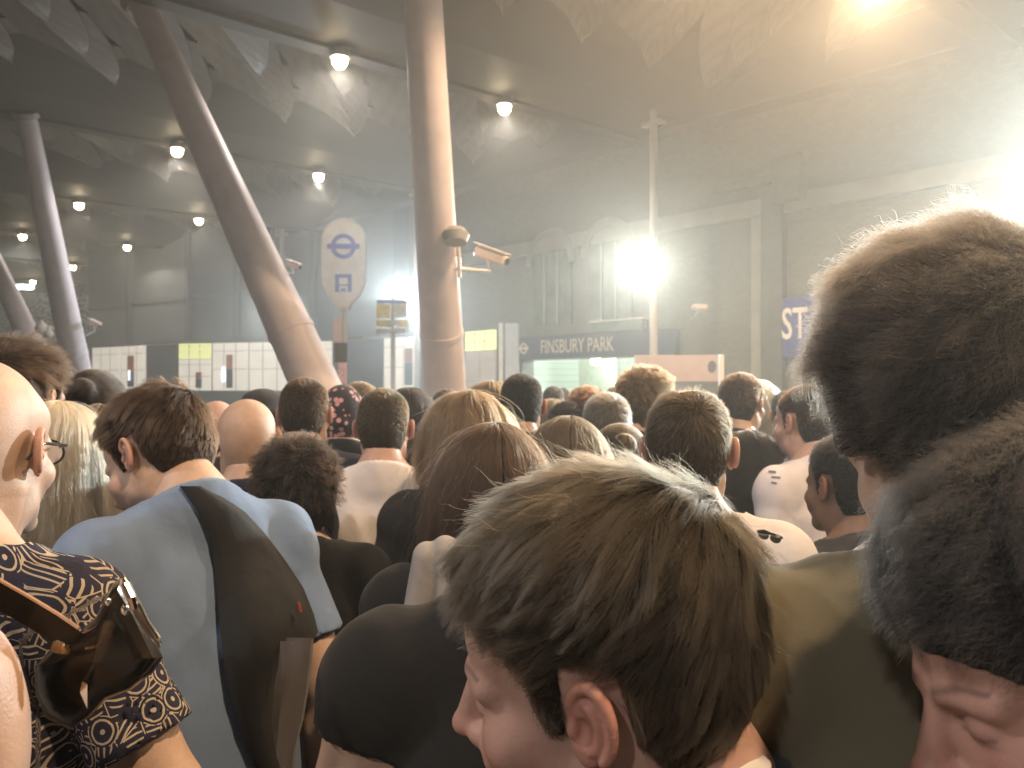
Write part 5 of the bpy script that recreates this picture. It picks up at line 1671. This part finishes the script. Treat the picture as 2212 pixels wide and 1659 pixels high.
# surfaces of clothes, for things that lie on them
bpy.context.view_layer.update()
def bvh_of(objs):
    vs, fs = [], []
    for o in objs:
        me = o.data; k = len(vs); mw = o.matrix_world
        vs += [mw @ v.co for v in me.vertices]
        fs += [tuple(i + k for i in p.vertices) for p in me.polygons]
    return BVHTree.FromPolygons(vs, fs)
def kids(o, *names): return [c for c in o.children if c.name.split('.')[0] in names]
CAMP = Vector((0, 0, EYE))
def lay(bv, u, v, dflt, off=0.01):
    d_ = (P(u, v, 1.0) - CAMP).normalized()
    h_ = bv.ray_cast(CAMP, d_, 4.0)
    if h_[0] is None: return P(u, v, dflt)
    q = h_[0] if abs(h_[0].y - dflt) < 0.30 else P(u, v, dflt)
    return q - d_ * off

# sling bag over the blue t-shirt
bv = bvh_of(kids(blue, "t_shirt"))
rows = [(1050, 388, 428, .004), (1075, 405, 470, .006), (1110, 430, 520, .010), (1160, 455, 565, .014), (1220, 463, 607, .022), (1280, 468, 642, .04), (1335, 473, 668, .06),
        (1380, 478, 676, .07), (1430, 484, 640, .07), (1490, 494, 600, .06), (1560, 515, 585, .045), (1640, 545, 600, .03), (1740, 590, 630, .015)]
NX = 9
BY = 1.5
ys = [1.5] * 10
V, Fq = [], []
for v_, a, b_, th in rows:
    us_ = [a + (b_ - a) * i / NX for i in range(NX + 1)]
    hits = [(u_, lay(bv, u_, v_, BY, 0).y) for u_ in us_]
    good = [h for h in hits if abs(h[1] - BY) > 1e-6]
    if len(good) >= 5:
        cf = np.polyfit([(h[0] - 550) / 100 for h in good], [h[1] for h in good], 2)
        raw = [float(np.polyval(cf, (min(max(u_, good[0][0]), good[-1][0]) - 550) / 100)) for u_ in us_]
    else:
        raw = list(ys)
    ys = [r_ if not V else r_ * 0.7 + o_ * 0.3 for r_, o_ in zip(raw, ys)] if V else raw
    ym_ = float(np.median(ys)); BY = ym_
    for i in range(NX + 1):
        u_ = a + (b_ - a) * i / NX
        e = math.sin(math.pi * (0.06 + 0.88 * i / NX)) ** 0.5
        V.append(P(u_, v_, ys[i] - 0.006 - th * e))
nr = len(rows)
for r_i in range(nr - 1):
    for i in range(NX):
        q = r_i * (NX + 1) + i
        Fq.append((q, q + 1, q + NX + 2, q + NX + 1))
top = len(V)
for k in range(top): V.append(V[k] + Vector((0, 0.02 + rows[k // (NX + 1)][3] * 0.6, 0)))
Fq += [tuple(reversed([i + top for i in f])) for f in Fq[:]]
for r_i in range(nr - 1):
    for i in (0, NX):
        q = r_i * (NX + 1) + i; Fq.append((q, q + NX + 1, q + NX + 1 + top, q + top) if i == 0 else (q + NX + 1, q, q + top, q + NX + 1 + top))
b = MB(); b.add(V, Fq)
bag = b.build("sling_bag", cloth('bag', (0.009, 0.011, 0.014), rough=0.75), None, True)
tag(bag, "black sling bag with a broad strap across the light blue t-shirt", "bag")
b = MB(); b.tube([V[6 * (NX + 1) + NX - 1] + Vector((0, -0.004, 0.03)), V[6 * (NX + 1) + NX - 1] + Vector((0.004, -0.004, 0.012))], 0.0025, 8); b.build("zip_pull", mat("red_pull", (0.35, 0.06, 0.05)), bag, True)
# grey jacket hanging below the bag
b = MB(); V, Fq = [], []
jr = [(1385, 560, 672), (1440, 570, 668), (1500, 560, 660), (1560, 555, 650), (1620, 560, 635), (1700, 575, 625)]
for v_, a, b_ in jr:
    for i in range(9):
        t = i / 8; u_ = a + (b_ - a) * t
        V.append(P(u_, v_, ym_ - 0.01 + 0.007 * math.sin(i * 1.1 + v_ * .012) + 0.02 * abs(t - .5)))
for r_i in range(len(jr) - 1):
    for i in range(8):
        q = r_i * 9 + i; Fq.append((q, q + 1, q + 10, q + 9))
top = len(V); V += [p + Vector((0, 0.02, 0)) for p in V]; Fq += [tuple(reversed([i + top for i in f])) for f in Fq[:]]
for r_i in range(len(jr) - 1):
    for i in (0, 8):
        q = r_i * 9 + i; Fq.append((q, q + 9, q + 9 + top, q + top) if i == 0 else (q + 9, q, q + top, q + 9 + top))
b.add(V, Fq); o = b.build("jacket", cloth('jacket', (0.13, 0.125, 0.135)), None, True); tag(o, "grey jacket tucked under the sling bag at the man's hip", "jacket")

# glossy black handbag in front of the flowered shirt
m_lea = mat("patent_leather", (0.016, 0.012, 0.008), rough=0.16, var=0.5, scale=14, bump=0.25, bscale=14, spec=0.6)
m_chr = mat("chrome", (0.85, 0.85, 0.82), rough=0.08, metal=1.0, var=0.02)
m_gold2 = mat("brass_fitting", (0.75, 0.55, 0.32), rough=0.15, metal=1.0, var=0.05)
D = 0.72
hb = empty("handbag", P(190, 1560, D)); tag(hb, "glossy black handbag with silver and brass fittings in front of the flowered shirt", "handbag")
def hp_(u, v, y=0): return P(u, v, D + y) - hb.location
poly_px = [(262, 1250), (300, 1312), (352, 1420), (332, 1452), (285, 1490), (228, 1512), (196, 1548), (150, 1575), (100, 1552), (76, 1500), (74, 1440), (112, 1402), (160, 1375), (208, 1332), (228, 1288), (246, 1258)]
V, Fq = [], []
n_ = len(poly_px); cx_, cy_ = 200, 1430
lay_ = [(1.0, 0.0), (0.97, -0.012), (0.86, -0.026), (0.6, -0.036), (0.0, -0.04)]
for k, y in lay_:
    for u_, v_ in poly_px: V.append(hp_(cx_ + (u_ - cx_) * k, cy_ + (v_ - cy_) * k, y))
for k, y in ((1.0, 0.05),):
    for u_, v_ in poly_px: V.append(hp_(u_, v_, y))
for a in range(4):
    for i in range(n_):
        j = (i + 1) % n_; Fq.append((a * n_ + i, a * n_ + j, a * n_ + n_ + j, a * n_ + n_ + i))
for i in range(n_):
    j = (i + 1) % n_; Fq.append((5 * n_ + i, 5 * n_ + j, j, i))
Fq.append(tuple(range(6 * n_ - 1, 5 * n_ - 1, -1)))
b = MB(); b.add(V, Fq); b.build("bag_body", m_lea, hb, True)
b = MB()
sp_ = [(-60, 1215), (0, 1258), (60, 1292), (120, 1328), (170, 1362), (230, 1400)]
V, Fq = [], []
for u_, v_ in sp_:
    V += [hp_(u_, v_, 0.0), hp_(u_, v_, -0.012), hp_(u_ - 18, v_ + 52, -0.012), hp_(u_ - 18, v_ + 52, 0.0)]
for i in range(len(sp_) - 1):
    for a in range(4):
        q = i * 4; Fq.append((q + a, q + (a + 1) % 4, q + 4 + (a + 1) % 4, q + 4 + a))
Fq += [(3, 2, 1, 0), tuple(len(V) - 4 + k for k in range(4))]
b.add(V, Fq); b.build("strap", m_lea, hb, False)
b = MB(); b.tube([hp_(u_, v_ - 3, -0.008) for u_, v_ in sp_[:-1]], 0.0022, 8); b.build("strap_piping", mat("tan_piping", (0.42, 0.27, 0.20), rough=0.35), hb, True)
b = MB()
loop = [(266, 1250), (285, 1280), (303, 1310), (318, 1342), (342, 1378), (346, 1394), (330, 1376), (310, 1350), (292, 1320), (277, 1290), (266, 1262), (266, 1250)]
b.tube([hp_(u_, v_, -0.045) for u_, v_ in loop], 0.0022, 8)
b.tube([hp_(272, 1262, -0.048), hp_(285, 1290, -0.052), hp_(290, 1312, -0.048)], 0.0035, 8)
b.build("clasp", m_chr, hb, True)
b = MB(); b.tube([hp_(300 + 9 * i + 3 * (i % 2), 1345 + 9 * i, -0.042) for i in range(6)], 0.0018, 6); b.build("zip", m_chr, hb, True)
for uu, vv, rr in ((233, 1300, 0.004), (270, 1318, 0.005)):
    f_ = Field((-.01, -.01, -.01), (.01, .01, .01), 0.001); f_.add(E((0, 0, 0), (rr * .7, rr * .6, rr)))
    o = obj("stud", mesh_from("stud", *f_.nets()), m_chr, hb); o.location = hp_(uu, vv, -0.042)
b = MB(); b.box(hp_(126, 1398, -0.042), (0.012, 0.006, 0.009), Matrix.Rotation(0.4, 3, 'Y'), 0.002); b.box(hp_(142, 1404, -0.044), (0.008, 0.006, 0.007), Matrix.Rotation(-0.5, 3, 'Y'), 0.002); b.build("buckle", m_gold2, hb)
b = MB(); b.prism([(0, 0), (0.006, -0.014), (0.006, 0.006), (0.002, 0.008)], 0.004, M0, hp_(175, 1492, -0.046)); b.build("tag_plate", m_chr, hb)

# sunglasses hooked on the thinning man's white shirt, and its dark shoulder print
bv = bvh_of(kids(printt, "t_shirt"))
b = MB()
for uu, vv, ww, hh in ((1668, 1018, 16, 5), (1676, 1030, 20, 4), (1672, 1042, 12, 4)):
    q = [lay(bv, uu + a, vv + c, 2.65, 0.004) for a, c in ((-ww / 2, -hh / 2), (ww / 2, -hh / 2 + 2), (ww / 2, hh / 2 + 2), (-ww / 2, hh / 2))]
    b.add(q, [(0, 1, 2, 3), (3, 2, 1, 0)][:1])
o = b.build("shirt_print", mat("dark_print", (0.12, 0.13, 0.2), rough=0.8), printt)
o.matrix_parent_inverse = printt.matrix_world.inverted()
o = empty("sunglasses", P(1662, 1160, 1.42)); tag(o, "dark sunglasses with a bright glint hooked at the white t-shirt's shoulder", "sunglasses")
k_ = 1.42 / F0
for s in (-1, 1):
    b = MB(); b.prism(disc(9 * k_, 20, rx=12 * k_), 0.004, Matrix.Rotation(0.35, 3, 'Y'), (s * 13 * k_, 0, -s * 4 * k_)); b.build("lens", m_lens, o)
b = MB(); b.tube([(-27 * k_, 0, 12 * k_), (-13 * k_, -0.003, 14 * k_), (0, -0.003, 8 * k_), (13 * k_, -0.003, 4 * k_), (27 * k_, 0, -2 * k_)], 0.0025, 8); b.tube([(27 * k_, 0, -2 * k_), (30 * k_, 0.06, -10 * k_)], 0.002, 8); b.build("frame", m_frame, o, True)
b = MB(); b.box((16 * k_, -0.006, 3 * k_), (0.006, 0.004, 0.005), bev=0.001); b.build("hinge", m_chr, o)
# grey sleeve and arm piece, added loose, between the brown-haired woman and the boy
f_ = Field((-0.08, -0.06, -0.10), (0.11, 0.06, 0.10), 0.003)
f_.add(C((-0.015, 0, 0.045), (-0.034, 0, -0.045), 0.026, 0.024), 0.01); f_.add(C((0.018, 0.0, 0.055), (0.02, 0, -0.04), 0.026, 0.028), 0.008); f_.add(C((0.06, 0.01, 0.05), (0.06, 0.01, -0.04), 0.03), 0.01)
f_.F = np.maximum(f_.F, -0.052 - f_.grid()[2]).astype(np.float32)
o = empty("grey_sleeve", P(940, 1262, 1.20)); o.scale = (0.78, 0.9, 0.85); tag(o, "soft pale grey t-shirt sleeve with a tan arm end beside the boy's forelock", "bag")
obj("cloth_body", mesh_from("cloth_body", *f_.nets()), cloth('sleeve_grey', (0.30, 0.30, 0.31)), o)
b = MB(); b.box((0.026, 0.0, -0.058), (0.125, 0.055, 0.011), Matrix.Rotation(0.05, 3, 'Y'), 0.004); b.build("base", mat("arm_tan", (0.55, 0.33, 0.19), rough=0.6), o)  # tan strip coloured as the orange-lit arm under the sleeve
# earphone in the thin man's ear is not shown; a white paper cup at the boy's nape
b = MB(); b.tube([P(1584, 1760, .62), P(1582, 1700, .62), P(1580, 1648, .62), P(1579, 1640, .62)], [0.020, 0.024, 0.028, 0.010], 28)
o = b.build("paper_cup", m_white, None, True); tag(o, "white rounded paper cup lid at the bottom edge beside the boy's neck", "cup")

# ---- haze volume added in place of the lens flare's milky veil
veil_haze = MB(); veil_haze.box((0, 55, 4.5), (200, 170, 12)); hz = veil_haze.build("veil_haze"); tag(hz, kind="stuff")
hm_ = bpy.data.materials.new("veil_air"); hm_.use_nodes = True
n, l = hm_.node_tree.nodes, hm_.node_tree.links; n.clear()
o_ = n.new("ShaderNodeOutputMaterial"); pv = n.new("ShaderNodeVolumePrincipled")
pv.inputs["Color"].default_value = (0.95, 0.95, 0.90, 1); pv.inputs["Density"].default_value = 0.0115; pv.inputs["Anisotropy"].default_value = 0.72
l.new(pv.outputs[0], o_.inputs["Volume"]); hz.data.materials.append(hm_)
